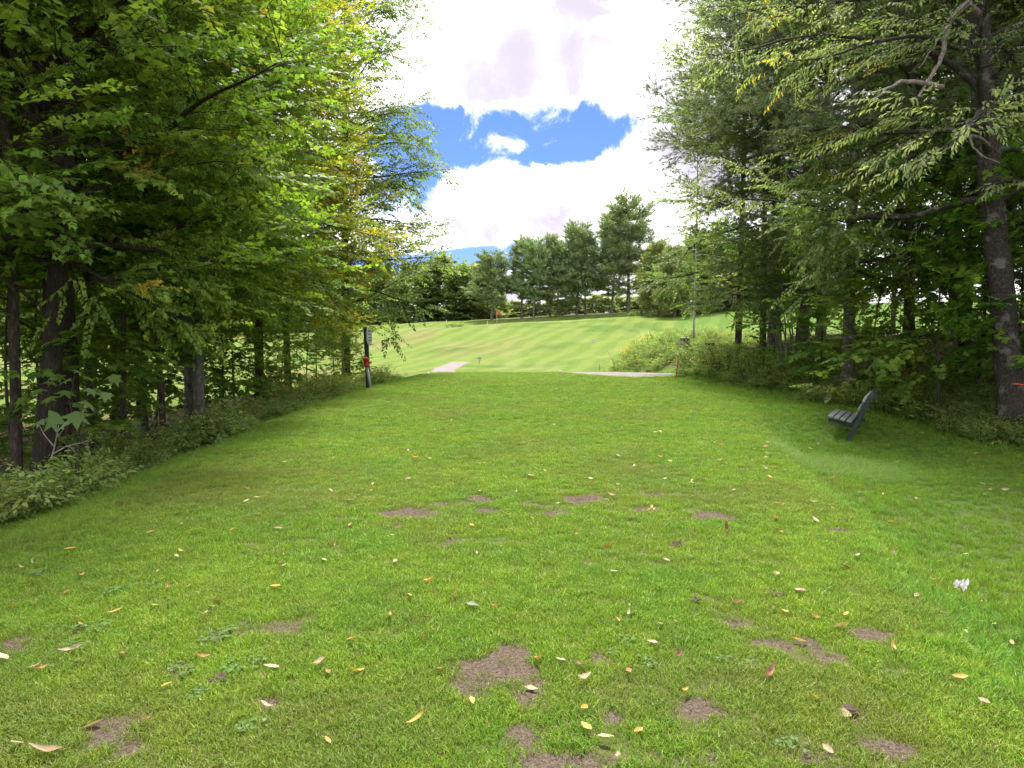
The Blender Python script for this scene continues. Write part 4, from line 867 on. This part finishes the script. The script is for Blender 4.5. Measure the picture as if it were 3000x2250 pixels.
# thin multi-stem clump on the right bank
def hazel():
    rng = np.random.default_rng(40); x0, y0 = at(2308, 22.3); z0 = h1(x0, y0); lines, P, D = [], [], []
    root = empty('hazel_clump', (x0, y0, z0)); tagit(root, 'clump of thin leaning stems fanning out from the shaded bank', 'tree')
    for i in range(9):
        a = math.radians(rng.uniform(110, 260)) if i < 6 else rng.uniform(0, 6.28); sp = rng.uniform(.12, .42); h = rng.uniform(4.5, 6.5); t = np.linspace(0, 1, 9)
        b = rng.normal(0, .16, 2); pts = np.stack([b[0] + math.cos(a) * sp * h * t ** 1.5 + rng.normal(0, .025, 9), b[1] + math.sin(a) * sp * h * t ** 1.5 + rng.normal(0, .025, 9), -.1 + h * t - .5 * sp * h * t ** 3], 1)
        ob('stem', tubes('stem', [(pts, np.linspace(.036, .01, 9) * rng.uniform(.7, 1.15), 6)], M_BARK['grey']), root)
        for k in range(4, 9):
            for q in range(7):
                an = rng.uniform(0, 6.28); o = pts[k] + rng.normal(0, .25, 3); P.append(o); D.append((math.cos(an), math.sin(an), rng.uniform(-.3, .2)))
    ob('crown', foliage('hazel_crown', rng, SP_MAPLE_LOW, P, D, rng.uniform(.7, 1.1, len(P)), PAL_DARK, (3, 3, 2, 1), M_LEAF, .3), root)
hazel()

# young maple with big pale leaves in front of the dark wood
def young_maple():
    rng = np.random.default_rng(3); dep = 8.4; x0, y0 = at(215, dep); z0 = h1(x0, y0)
    root = empty('young_maple', (x0, y0, z0)); tagit(root, 'young maple with big pale green leaves in front of the dark trunks', 'sapling')
    def P(u, v, d=dep):
        r = ray(u, v); t = d / r.y; return Vector((r.x * t - x0, r.y * t - y0, CAM_Z + r.z * t - z0))
    for path in ([(222, 1330), (215, 1240), (205, 1180), (218, 1098)], [(222, 1330), (190, 1245), (140, 1190), (92, 1160)], [(222, 1330), (235, 1200), (290, 1140), (335, 1100)]):
        pp = np.array([P(*q) for q in path]); pp[0][2] = -.05; t = np.linspace(0, len(path) - 1, 10); pp = np.stack([np.interp(t, range(len(path)), pp[:, k]) for k in range(3)], 1)
        ob('stem', tubes('stem', [(pp, np.linspace(.009, .004, 10), 5)], M_BARK['brown']), root)
    lv, lt = LEAFSHAPE['maple']; mv = lv.copy(); mv[:, 0] *= 1.15
    me = []
    for c in ((.135, .215, .075), (.165, .240, .095), (.10, .18, .045)):
        for bend in (.0, .25):
            v = mv.copy(); v[:, 2] -= bend * v[:, 1] ** 2 + .15 * np.abs(v[:, 0]); me.append(mesh_np('big_leaf', v, lt, np.tile(np.array(c), (len(v), 1)), M_LEAF))
    for u, v, px, a, dn in ((95, 1200, 62, 200, .9), (170, 1222, 66, 250, 1.1), (222, 1216, 66, 300, 1.1), (150, 1172, 48, 150, .5), (185, 1155, 46, 100, .4), (215, 1190, 52, 20, .6), (118, 1150, 48, 160, .4), (100, 1132, 40, 130, .3), (138, 1128, 38, 80, .3), (205, 1120, 38, 190, .6),
                           (240, 1112, 40, 30, .4), (222, 1095, 34, 90, .3), (258, 1148, 38, 340, .5), (284, 1118, 36, 100, .3), (330, 1108, 42, 330, .7), (312, 1160, 38, 300, .9), (195, 1245, 44, 230, .9), (250, 1185, 48, 350, .7), (75, 1172, 44, 180, .5), (170, 1108, 34, 120, .3), (130, 1240, 40, 220, .8), (275, 1150, 34, 20, .4)):
        o = ob('leaf', me[rng.integers(0, 6)], root); o.location = P(u, v - 12, dep + rng.normal(0, .12)); s = px / FPX * dep; o.scale = (s, s, s)
        o.rotation_euler = (-dn + rng.normal(0, .15), rng.normal(0, .25), math.radians(a - 90))
young_maple()

# bare dry twigs
def dead_twigs():
    rng = np.random.default_rng(6); dep = 6.6; x0, y0 = at(185, dep); z0 = h1(x0, y0); root = empty('dead_branch', (x0, y0, z0)); tagit(root, 'pale bare dead branch sticking out of the weeds below the young maple', 'branch')
    def P(u, v):
        r = ray(u, v); t = dep / r.y; return (r.x * t - x0, r.y * t - y0, CAM_Z + r.z * t - z0)
    for path, r in (([(150, 1345), (160, 1310), (172, 1245)], .009), ([(160, 1310), (130, 1275), (112, 1240)], .006), ([(155, 1330), (200, 1305), (255, 1295), (268, 1270)], .007), ([(200, 1305), (225, 1330)], .004), ([(166, 1280), (190, 1255)], .004)):
        pp = np.array([P(*q) for q in path]); t = np.linspace(0, len(path) - 1, 8); pp = np.stack([np.interp(t, range(len(path)), pp[:, k]) for k in range(3)], 1)
        ob('twig', tubes('twig', [(pp, np.linspace(r, r * .4, 8), 5)], M_BARK['deadwood']), root)
dead_twigs()

# ------------------------------------------------------------------ built things
def paint(name, col, rough=.55, wear=None, wscale=8.0, spec=.4, metal=0.0):
    m, k, b = pmat(name); tc = k.n('ShaderNodeTexCoord'); mp = k.n('ShaderNodeMapping'); mp.inputs['Scale'].default_value = (1, 1, 1); k.link(tc.outputs['Object'], mp.inputs[0])
    n1 = k.noise(mp.outputs[0], wscale, 6, .65); n2 = k.noise(mp.outputs[0], wscale * 6, 3, .6)
    c = k.mix(k.ramp(n2, .3, .7, 0, .35), col, tuple(v * .6 for v in col))
    if wear: c = k.mix(k.ramp(n1, .50, .66, 0, .85), c, wear)
    k.link(c, b.inputs['Base Color']); b.inputs['Roughness'].default_value = rough; b.inputs['Specular IOR Level'].default_value = spec; b.inputs['Metallic'].default_value = metal
    bp = k.n('ShaderNodeBump', inp={'Strength': .25, 'Distance': .004}); k.link(k.m('ADD', n1, n2), bp.inputs['Height']); k.link(bp.outputs[0], b.inputs['Normal']); return m
M_GREENP = paint('dark_green_paint', (.016, .030, .026), .5, (.035, .05, .045)); M_SLAT = paint('weathered_green_slat', (.12, .145, .145), .55, (.20, .215, .215), 5, .6)
M_BARE = paint('bare_grey_wood', (.30, .30, .29), .8, (.45, .45, .44)); M_RED = paint('red_paint', (.42, .014, .020), .4, (.30, .010, .014), 6, .5); M_PIPE = paint('galvanised_pipe', (.33, .34, .36), .5, (.25, .255, .27), 10, .5, .3)
M_WHITE = paint('white_paint', (.70, .70, .68), .5, (.55, .55, .53)); M_SIGN = paint('pale_sign_face', (.44, .48, .50), .6, (.30, .34, .36), 14); M_STAKE = paint('red_stake_paint', (.50, .060, .035), .6, (.38, .05, .03)); M_RIB = paint('orange_ribbon', (.75, .075, .02), .4, (.6, .06, .02))
M_BOLT = paint('bolt_steel', (.10, .10, .10), .45, None, 8, .5, .6); M_TEXT = paint('dark_lettering', (.03, .04, .05), .6); M_FLAG = paint('red_flag_cloth', (.62, .045, .035), .7); M_POLE = paint('pale_yellow_pole', (.70, .64, .42), .5)

def bench():
    B = hit(2483, 1290); A = Vector((.50, .866, 0)).normalized(); F = Vector((-A.y, A.x, 0)); Z = Vector((0, 0, 1))
    root = empty('park_bench', B, 0); tagit(root, 'dark green slatted bench on leaning posts, seat facing the tee', 'bench')
    z_of = lambda q: h1(B.x + q.x, B.y + q.y) - B.z
    legd = (-F * .43 + Z * .93).normalized()
    for k in (0.0, 1.35):
        o = A * k; g = z_of(o)
        a = o + Z * (g - .12) + F * .05; b = o - F * .43 + Z * .95
        s, M = beam(a, b, .085, .045, F); m = MB(); m.box(s, M, bev=.005); m.build('leg', M_GREENP, root)
        j = o - F * .14 + Z * .29 + A * .045; e = o + F * .36 + Z * .395 + A * .045
        s, M = beam(j - F * .08 + Z * -.017, e, .04, .075, A); m = MB(); m.box(s, M, bev=.004); m.build('seat_support', M_GREENP, root)
    sd_ = (F * .50 + Z * .105).normalized(); sn = A.cross(sd_).normalized(); sn = sn if sn.z > 0 else -sn
    for i in range(4):
        c = -F * .055 + Z * .315 + sd_ * (.045 + i * .118) + sn * .062; s, M = beam(c - A * .14, c + A * 1.56, .094, .036, sd_); m = MB(); m.box(s, M, bev=.004); o = m.build('seat_slat', M_SLAT, root)
        for k in (.045, 1.395):
            p = c + A * k - sn * .12; s, M = beam(p - sn * .03, p + sn * .03, .014, .014, A); m = MB(); m.lathe([(.009, -.03), (.009, .03)], 8, M); m.build('bolt', M_BOLT, o)
    ln = A.cross(legd).normalized(); ln = ln if ln.dot(F) > 0 else -ln
    for i, t in enumerate((.50, .665, .83)):
        c = -F * .0 + legd * (t * 1.08) + ln * .064 + F * .03; s, M = beam(c - A * .14, c + A * 1.56, .125, .036, legd); m = MB(); m.box(s, M, bev=.004); o = m.build('back_slat', M_SLAT if i < 2 else M_BARE, root)
        for k in (0, 1.35):
            p = c + A * k - ln * .13; s, M = beam(p - ln * .025, p + ln * .03, .012, .012, A); m = MB(); m.lathe([(.008, -.03), (.008, .03)], 8, M); m.build('bolt', M_BOLT, o)
bench()

def sign_post():
    p = Vector((*at(1081, 24.6), 0)); p.z = h1(p.x, p.y); h = 2.2; root = empty('sign_post', p); tagit(root, 'dark green square post with oval sign board on its side', 'sign post')
    m = MB(); s, M = beam((-.02, 0, -.3), (-.10, 0, h), .14, .14, (1, 0, 0)); m.box(s, M, bev=.006); m.build('post', M_GREENP, root)
    # oval board screwed to the side of the post that faces the tee
    n = 28; R = Matrix.Translation((.03, -.06, h - .34)) @ Matrix.Rotation(math.radians(-5), 4, 'Z'); V, Fc = [], []
    for sx in (-.018, .018):
        V += [R @ Vector((sx, .30 * math.cos(2 * math.pi * i / n), .33 * math.copysign(abs(math.sin(2 * math.pi * i / n)) ** .85, math.sin(2 * math.pi * i / n)))) for i in range(n)]
    Fc = [tuple(range(n - 1, -1, -1)), tuple(range(n, 2 * n))] + [(i, (i + 1) % n, n + (i + 1) % n, n + i) for i in range(n)]
    b = MB().add(V, Fc).build('sign_board', M_SIGN, root)
    for i, zz in enumerate((.17, .06, -.06, -.16)):   # rows of small worn lettering
        q = MB()
        for k in range(5): q.box((.004, .05, .035 if i else .055), R @ Matrix.Translation((.021, -.14 + .07 * k, zz)))
        q.build('lettering', M_TEXT, b)
sign_post()
def ball_washer():
    p = Vector((*at(1089, 24.25), 0)); p.z = h1(p.x, p.y); root = empty('ball_washer', p); tagit(root, 'red ball washer on a leaning grey pipe beside the sign post', 'ball washer')
    a, t = Vector((0, 0, -.25)), Vector((-.155, -.05, .80)); s, M = beam(a, t, .05, .05, (1, 0, 0)); L = s[2]
    MB().lathe([(.045, -L / 2), (.045, L / 2)], 14, M).build('pipe', M_PIPE, root, True)
    R = M.copy(); R.translation = t
    body = MB().lathe([(.065, -.02), (.088, .0), (.088, .05), (.084, .055), (.092, .24), (.102, .245), (.102, .265), (.085, .275)], 20, R).build('washer_body', M_RED, root, True)
    lid = MB().lathe([(.098, .276), (.09, .295), (.05, .315), (.018, .32), (.014, .345)], 20, R).build('lid', M_RED, root, True)
    MB().lathe([(.010, .345), (.024, .355), (.030, .375), (.024, .395), (.006, .402)], 12, R).build('knob', M_BOLT, lid, True)
    MB().box((.12, .02, .05), R @ Matrix.Translation((.13, 0, .12))).build('bracket', M_RED, root)
ball_washer()
def flag():
    x, y = at(1456, 125.5); root = empty('golf_flag', (x, y, h1(x, y))); tagit(root, 'red flag on a pale pole in the far putting green', 'golf flag')
    MB().lathe([(.035, -.1), (.03, 2.15), (.015, 2.17)], 8).build('flagpole', M_POLE, root, True)
    V, F = [], []; n = 8
    for i in range(n + 1):
        t = i / n; xx = .03 + .62 * t; yy = .09 * math.sin(5 * t); d = .24 * t
        V += [(xx, yy, 2.12 - d), (xx, yy, 1.60 - .12 * t + .10 * t), (xx, yy + .012, 2.12 - d), (xx, yy + .012, 1.60 - .02 * t)]
    for i in range(n):
        a = i * 4; F += [(a, a + 4, a + 5, a + 1), (a + 2, a + 3, a + 7, a + 6), (a, a + 2, a + 6, a + 4), (a + 1, a + 5, a + 7, a + 3)]
    F += [(0, 1, 3, 2), (n * 4, n * 4 + 2, n * 4 + 3, n * 4 + 1)]; MB().add(V, F).build('flag_cloth', M_FLAG, root)
flag()
def stake(u, v, hh, mat, label, name='marker_stake', lean=(.05, 0), wd=.045, dep=None):
    p = hit(u, v) if dep is None else Vector((*at(u, dep), 0)); p.z = h1(p.x, p.y); root = empty(name, p); tagit(root, label, 'stake')
    s, M = beam((0, 0, -.15), (lean[0], lean[1], hh), wd, wd, (1, 0, 0)); MB().box(s, M, bev=.003).build('shaft', mat, root)
    s, M = beam((lean[0], lean[1], hh), (lean[0] * 1.04, lean[1], hh + .05), wd * .9, wd * .9, (1, 0, 0)); MB().box(s, M, taper=.4).build('stake_tip', mat, root)
stake(1977, 1116, .80, M_STAKE, 'tall red stake standing in the brambles at the lawn edge', lean=(.12, 0))
stake(1756, 1086, .58, M_STAKE, 'short red stake at the corner of the shrubby bank', lean=(-.02, 0))
stake(1308, 0, .62, M_WHITE, 'white stake in front of the far treeline', dep=146, wd=.11); stake(1428, 0, .62, M_WHITE, 'white stake near the red flag', dep=141, wd=.11)
stake(1165, 0, .45, M_WHITE, 'thin pale stake beyond the goldenrod behind the sign post', dep=35.5, wd=.03, lean=(.0, 0))
def small_sign(u, dep, hh, bw, bh, label, face):
    x, y = at(u, dep); root = empty('small_sign', (x, y, h1(x, y))); tagit(root, label, 'sign')
    MB().box((.05, .05, hh + .15), Matrix.Translation((0, 0, hh / 2 - .075)), bev=.004).build('post', M_GREENP, root)
    b = MB().box((bw, .03, bh), Matrix.Translation((0, -.042, hh - bh / 2 + .03)), bev=.005).build('sign_board', face, root)
    for s in (-1, 1): MB().box((bw * .22, .006, bh * .5), Matrix.Translation((s * bw * .27, -.0605, hh - bh / 2 + .03))).build('marking', M_TEXT, b)
small_sign(1404, 75, .72, .36, .30, 'small pale sign on a thin post beyond the end of the cart path', M_SIGN)
small_sign(1738, 92, .36, .40, .26, 'small white sign low on the fairway slope', M_WHITE)
def tee_marker(u, dep, mat, label):
    x, y = at(u, dep); root = empty('tee_marker', (x, y, h1(x, y))); tagit(root, label, 'tee marker')
    MB().lathe([(.06, .0), (.085, .03), (.085, .08), (.06, .125), (.02, .14)], 14).build('marker_ball', mat, root, True); MB().lathe([(.012, -.12), (.012, .01)], 8).build('spike', M_BOLT, root)
tee_marker(1255, 35.0, M_WHITE, 'white tee marker on the sign post side of the far edge of the tee'); tee_marker(1641, 36.0, paint('pink_marker', (.55, .34, .33), .5), 'pinkish tee marker on the cart path side of the far edge of the tee')

def stump(u, dep, r, hh, bark, label, top):
    x, y = at(u, dep); root = empty('tree_stump', (x, y, h1(x, y) + .1)); tagit(root, label, 'stump'); rng = np.random.default_rng(int(u)); n = 18
    k = 1 + .08 * np.sin(np.arange(n) * 2 * math.pi / n * 3 + 1) + rng.normal(0, .025, n); V, F = [], []
    for z, s in ((-.3, 1.45), (.0, 1.2), (.12, 1.05), (hh * .6, 1.0), (hh, .98)): V += [(r * s * k[i] * math.cos(2 * math.pi * i / n), r * s * k[i] * math.sin(2 * math.pi * i / n), z + (rng.normal(0, .015) if z == hh else 0)) for i in range(n)]
    for q in range(4): F += [(q * n + i, q * n + (i + 1) % n, q * n + n + (i + 1) % n, q * n + n + i) for i in range(n)]
    MB().add(V, F).build('bark_side', M_BARK[bark], root, True)
    T = [(v[0] * .96, v[1] * .96, v[2] + .004) for v in V[-n:]]; MB().add(T + [(0, 0, hh + .006)], [(i, (i + 1) % n, n) for i in range(n)]).build('cut_face', M_BARK[top], root)
stump(2005, 41.0, .27, .75, 'deadwood', 'pale weathered tree stump in the scrub on the bank', 'birch'); stump(2078, 38.0, .25, .62, 'dark', 'blackened tree stump near the brambles', 'dark')
def log():
    rng = np.random.default_rng(2); a = hit(2352, 1138); x, y = at(2468, 19.6); b = Vector((x, y, h1(x, y) + .25)); t = np.linspace(0, 1, 12); a.z += .12
    root = empty('fallen_log', a); tagit(root, 'pale fallen log lying on the bank behind the lone pine trunk', 'log'); d = b - a
    pts = np.outer(t, np.array(d)) + np.stack([np.zeros(12), np.zeros(12), .10 * np.sin(t * 3)], 1) + rng.normal(0, .01, (12, 3)); ob('log_stem', tubes('log_stem', [(pts, np.linspace(.05, .075, 12), 9)], M_BARK['birch'], .06), root)
    pts2 = pts[6:] + np.array([0, .12, .12]) * np.linspace(.3, 1, 6)[:, None]; ob('side_branch', tubes('side_branch', [(pts2, np.linspace(.03, .045, 6), 7)], M_BARK['deadwood'], .06), root)
log()
def ribbon(x, y, z, r, tail, label, tx=.2):
    root = empty('marker_ribbon', (x, y, z)); tagit(root, label, 'ribbon'); n = 26; V, F = [], []
    for i in range(n):
        a = 2 * math.pi * i / n; dz = -.03 * (1 - math.cos(a + 1.6)) + .012 * math.sin(5 * a)
        for rr, zz in ((r, -.012), (r, .012), (r + .004, .012), (r + .004, -.012)): V.append((rr * math.cos(a), rr * math.sin(a), zz + dz))
    for i in range(n):
        p, q = i * 4, ((i + 1) % n) * 4; F += [(p + k, q + k, q + (k + 1) % 4, p + (k + 1) % 4) for k in range(4)]
    MB().add(V, F).build('band', M_RIB, root)
    m = MB(); a = math.radians(-90) + tx
    for i in range(5): m.box((.026, .004, tail / 5 + .004), Matrix.Translation(((r + .012) * math.cos(a) + .012 * math.sin(i), (r + .012) * math.sin(a), -.05 - tail / 5 * (i + .5))) @ Matrix.Rotation(.25 * math.sin(i * 2), 4, 'Y'))
    m.build('tail', M_RIB, root)
def trunk_center(root_key, root, z):
    v = np.empty(len(TREES[root_key][0].vertices) * 3, np.float32); TREES[root_key][0].vertices.foreach_get('co', v); v = v.reshape(-1, 3); bpy.context.view_layer.update()
    w_ = np.array(root.matrix_world)[:3, :3] @ v.T + np.array(root.matrix_world)[:3, 3:4]; zz = w_[2]; zs = np.unique(np.round(zz, 2)); near = np.argsort(np.abs(zz - z))[:12]
    c = w_[:2, near].mean(axis=1); r = np.median(np.hypot(w_[0, near] - c[0], w_[1, near] - c[1])); return c[0], c[1], r
cx_, cy_, r_ = trunk_center('cherry', cherry, .75); ribbon(cx_, cy_, .78, r_ + .035, .26, 'orange ribbon tied round the dark cherry trunk', 1.1)
spotted = [o for o in COL.objects if o.get('label', '').startswith('spotted dark trunk')][0]
cx_, cy_, r_ = trunk_center('dark_maple', spotted, .95); ribbon(cx_, cy_, .95, r_ + .015, .18, 'orange ribbon tied round the spotted trunk between leafy maples', .1)
def stalk():
    p = hit(1798, 1066); root = empty('seed_stalk', p); tagit(root, 'leaning brown seed stalk on the corner of the shrubby bank', 'plant'); rng = np.random.default_rng(9)
    t = np.linspace(0, 1, 9); pts = np.stack([-.62 * t ** 1.2, 0 * t, 1.25 * t], 1); ob('stem', tubes('stem', [(pts, np.linspace(.018, .008, 9), 5)], M_BARK['brown']), root)
    P = pts[4:].repeat(6, 0) + rng.normal(0, .03, (30, 3)); ob('seed_heads', foliage('seed_heads', rng, SP_WEED, P, rng.normal(0, 1, (30, 3)), np.full(30, .28), [(.16, .10, .045), (.20, .13, .05), (.12, .10, .04)], (1, 1, 1), M_LEAF), root)
stalk()

# ------------------------------------------------------------------ fallen leaves
def leaf_mesh(name, col, spot, width, curl, cup, seed):
    rng = np.random.default_rng(seed); n = 7; V, C, F = [], [], []
    for i in range(n):
        t = i / (n - 1); w_ = width * math.sin(math.pi * min(1, t * .94 + .03)) ** .75 * (1.1 - .45 * t)
        w_ *= rng.uniform(.82, 1.12)
        for s in (-1, 0, 1): V.append((s * w_ / 2 * rng.uniform(.85, 1.12), t - .5, cup * abs(s) * w_ + curl * (t - .35) ** 2 + rng.normal(0, .012))); c = np.array(col) * math.exp(rng.normal(0, .10)); C.append(c if rng.random() > .28 else c * .5 + np.array(spot) * .5)
    for i in range(n - 1):
        a = i * 3; F += [(a, a + 1, a + 4, a + 3), (a + 1, a + 2, a + 5, a + 4)]
    V += [(-.014, -.5, 0), (.014, -.5, 0), (.012, -.78, .05), (-.012, -.78, .05)]; C += [np.array(spot)] * 4; b = n * 3; F += [(b, b + 1, b + 2, b + 3)]
    return mesh_np(name, V, F, np.array(C), M_LITTER, True)
M_LITTER = leaf_material('fallen_leaf', .2, .55, .3)
LK = {'yellow': ((.42, .27, .060), (.30, .16, .04)), 'cream': ((.42, .345, .225), (.28, .21, .13)), 'orange': ((.33, .175, .065), (.20, .085, .03)), 'rust': ((.17, .072, .034), (.08, .035, .02)), 'tan': ((.30, .205, .125), (.18, .11, .065)), 'green': ((.11, .16, .075), (.08, .12, .055))}
LWORD = {'yellow': 'yellow fallen leaf', 'cream': 'pale cream fallen leaf', 'orange': 'orange brown fallen leaf', 'rust': 'dark rusty fallen leaf', 'tan': 'tan fallen leaf', 'green': 'grey green fallen leaf'}
LSHAPE = {'flat': (.54, .25, .22, 'lying flat'), 'curled': (.40, 1.1, .45, 'curled up'), 'long': (.26, .8, .3, 'long and narrow')}
LM = {}
for i, (c, (a, b)) in enumerate(LK.items()):
    for j, (s, (w_, cu, cp, _)) in enumerate(LSHAPE.items()): LM[c, s] = leaf_mesh('fallen_leaf', a, b, w_, cu, cp, i * 7 + j)
Y, K, O, R_, T_, G_ = 'yellow', 'cream', 'orange', 'rust', 'tan', 'green'
LA = [(305, 180, Y), (135, 238, K), (95, 263, K), (655, 103, O), (1005, 92, O), (1115, 28, O), (1200, 88, O), (785, 70, O), (780, 185, Y), (765, 210, K), (1215, 238, R_), (1228, 252, K), (1710, 232, K), (1400, 228, K), (510, 283, G_), (290, 368, O), (350, 300, O), (55, 430, O), (500, 457, Y, 1), (670, 428, Y), (348, 512, O), (940, 405, O), (920, 432, K), (885, 467, K), (730, 348, O), (1190, 345, Y), (1685, 475, Y, 1), (1770, 383, Y), (1840, 482, R_), (2040, 425, G_), (2135, 434, Y), (1830, 573, O), (1855, 320, Y), (1970, 378, O), (2040, 75, O), (1945, 115, K), (1515, 73, O), (1445, 163, O), (305, 620, K, 1), (160, 695, K, 1), (180, 710, O), (530, 640, O), (340, 667, K), (875, 658, O), (1170, 700, K), (1375, 690, T_), (1420, 722, O), (1530, 718, Y, 1), (1520, 575, O), (1900, 703, O), (720, 777, Y), (1155, 875, K, 1), (1145, 935, G_), (398, 936, K), (635, 937, O), (1800, 930, Y, 1), (2040, 850, Y), (1415, 1022, Y), (205, 1070, T_, 1), (75, 1038, K), (10, 655, K)]
LB = [(275, 118, Y), (410, 167, O), (335, 252, O), (440, 278, K), (668, 228, K), (1140, 296, K, 1), (1245, 362, T_), (970, 420, T_), (640, 510, T_), (1178, 457, Y), (1313, 480, Y), (1443, 467, Y), (1425, 518, T_), (455, 492, Y), (503, 463, K), (1240, 574, Y), (1645, 617, O), (1745, 395, K), (2025, 418, Y), (1493, 205, K), (1648, 203, R_), (1170, 107, Y), (925, 87, R_), (1135, 45, Y), (1445, 260, R_), (1855, 470, R_), (2085, 515, Y), (2160, 597, T_), (1960, 553, K), (295, 690, R_, 1), (720, 640, R_), (605, 590, K), (210, 668, K), (113, 665, Y), (505, 718, O), (300, 755, K), (1110, 730, R_, 1), (745, 805, Y), (1310, 832, Y), (320, 965, Y), (545, 980, Y), (405, 1010, K), (460, 1095, K), (1365, 1062, T_), (1440, 885, K), (1935, 742, Y), (2040, 850, T_), (85, 775, K), (310, 877, Y), (1960, 206, Y), (1635, 62, Y), (2180, 47, O), (1310, 50, K)]
def fallen_leaves():
    rng = np.random.default_rng(88); items = []
    for q in LA: items.append((q[0] * .678, 1500 + q[1] * .678, q[2], len(q) > 3))
    for q in LB: items.append((1500 + q[0] * .678, 1500 + q[1] * .678, q[2], len(q) > 3))
    cols = [Y, K, O, T_, R_, G_]
    while len(items) < 300:
        u, v = rng.uniform(700, 2990), 1125 + 380 * rng.random() ** 1.5
        if u < 1200 and v < 1100 + (1200 - u) * .40: continue
        if u > 2000 and v < 1130 + (u - 2000) * .14: continue
        if u < 1750 and rng.random() < .45: continue
        items.append((u, v, cols[rng.choice(6, p=[.26, .40, .12, .14, .05, .03])], False))
    for u, v, c, lng in items:
        p = hit(u, v); s = 'long' if lng else ('curled' if rng.random() < .4 else 'flat')
        o = ob('fallen_leaf', LM[c, s]); sz = (.042 + .05 * rng.random() ** 1.3) * (1.45 if lng else 1.0) * (1.15 if p.y > 9 else 1.0)
        long_grass = p.x > float(xr(p.y)); o.location = (p.x, p.y, p.z + (.050 if long_grass else .012 + .022 * (1 - float(sstep(.1, .5, soil(np.array([p.x]), np.array([p.y]))[0]))))); o.scale = (sz,) * 3
        o.rotation_euler = (rng.normal(0, .22), rng.normal(0, .3), rng.uniform(0, 6.28))
        where = 'in the longer grass beside the tee' if long_grass else ('on the mown tee among the worn patches' if p.y < 6.3 else 'on the mown tee beyond the worn patches')
        tagit(o, '%s, %s, %s' % (LWORD[c], LSHAPE[s][3], where), 'leaf', '%ss %s' % (LWORD[c].replace('leaf', 'leave'), where))
    x, y = rng.uniform(-4, 8, 420), 3 + 32 * rng.random(420) ** 1.2; k = (x > xl(y)) & (x < xw(y) - .2); x, y = x[k], y[k]; n = len(x)
    scatter('leaf_litter', np.stack([x, y, H(x, y) + np.where(x > xr(y), .05, .028)], 1), rng.uniform(0, 6.28, n), rng.uniform(.02, .045, n), rng.integers(0, 4, n), [LM[Y, 'flat'], LM[K, 'curled'], LM[T_, 'flat'], LM[R_, 'curled']], 'tiny scraps of leaf strewn over the lawn', 'leaf litter', None, rng.normal(0, .3, (n, 2)))
fallen_leaves()
def clods():
    m = paint('dark_soil', (.075, .056, .042), .95, (.12, .09, .068), 30, .1)
    for i, (u, v, s, l) in enumerate(((634, 2002, .06, 'dark clod of earth on the worn grass beside a yellow leaf'), (2490, 2088, .06, 'dark clod of earth in a bare patch'), (2036, 1764, .05, 'dark flat divot of turf on the tee'), (2286, 1751, .045, 'small dark divot of turf on the tee'), (1985, 1600, .06, 'dark divot scar in the tee'), (2470, 1530, .05, 'dark divot near the step to the longer grass'))):
        p = hit(u, v); rng = np.random.default_rng(i); root = ob('earth_clod', None) if False else empty('earth_clod', p, i); tagit(root, l, 'clod')
        for q in range(5):
            V = []; n, k = 8, 5; o = rng.normal(0, s * .35, 2); r = s * rng.uniform(.3, .55)
            for a in range(k):
                th = math.pi * a / (k - 1)
                for b in range(n): f = r * (1 + rng.normal(0, .16)); V.append((o[0] + f * math.sin(th) * math.cos(2 * math.pi * b / n), o[1] + f * math.sin(th) * math.sin(2 * math.pi * b / n), .018 + f * .45 * math.cos(th)))
            F = [(a * n + b, a * n + (b + 1) % n, a * n + n + (b + 1) % n, a * n + n + b) for a in range(k - 1) for b in range(n)]; MB().add(V, F).build('lump', m, root)
    p = hit(2812, 1738); rng = np.random.default_rng(4); V, F = [], []; n = 9
    for i in range(n):
        for j in range(n): a, b = i / (n - 1) - .5, j / (n - 1) - .5; V.append((a * .10 + rng.normal(0, .008), b * .065 + rng.normal(0, .008), .075 + .03 * math.sin(9 * a) * math.cos(7 * b) + rng.normal(0, .012)))
    F = [(i * n + j, (i + 1) * n + j, (i + 1) * n + j + 1, i * n + j + 1) for i in range(n - 1) for j in range(n - 1)]
    o = MB().add(V, F).build('paper_scrap', M_WHITE); o.location = p; tagit(o, 'crumpled white paper scrap caught in the longer grass', 'litter')
    # clover patches
    rng = np.random.default_rng(61); V, T, C = [], [], []; b = 0
    for q in range(9):
        x, y = rng.normal(0, .05, 2); z = rng.uniform(.03, .05)
        for k in range(3):
            a = k * 2.094 + q; c = (x + .013 * math.cos(a), y + .013 * math.sin(a), z); m8 = [(c[0] + .013 * math.cos(t), c[1] + .013 * math.sin(t), z + rng.normal(0, .004)) for t in np.arange(6) * 1.047]; V += m8; T += [(b, b + 1, b + 2), (b, b + 2, b + 3), (b, b + 3, b + 4), (b, b + 4, b + 5)]; C += [(.13, .22, .07)] * 6; b += 6
    cl = mesh_np('clover', V, T, np.array(C), M_LEAF); pts = []
    for u, v in ((380, 1730), (360, 1735), (430, 1728), (630, 1875), (615, 1885), (285, 1872), (565, 2022), (290, 1830), (1870, 1938), (1845, 1935), (780, 2130), (2285, 2165), (525, 1968), (180, 1680), (120, 1685), (2100, 1925), (700, 1975)):
        p = hit(u, v)
        for q in range(2): x, y = p.x + rng.normal(0, .05), p.y + rng.normal(0, .06); pts.append((x, y, h1(x, y)))
    scatter('clover', pts, rng.uniform(0, 6.28, len(pts)), rng.uniform(.45, .75, len(pts)), np.zeros(len(pts)), [cl], 'pale clover leaves growing in the worn tee', 'clover')
clods()
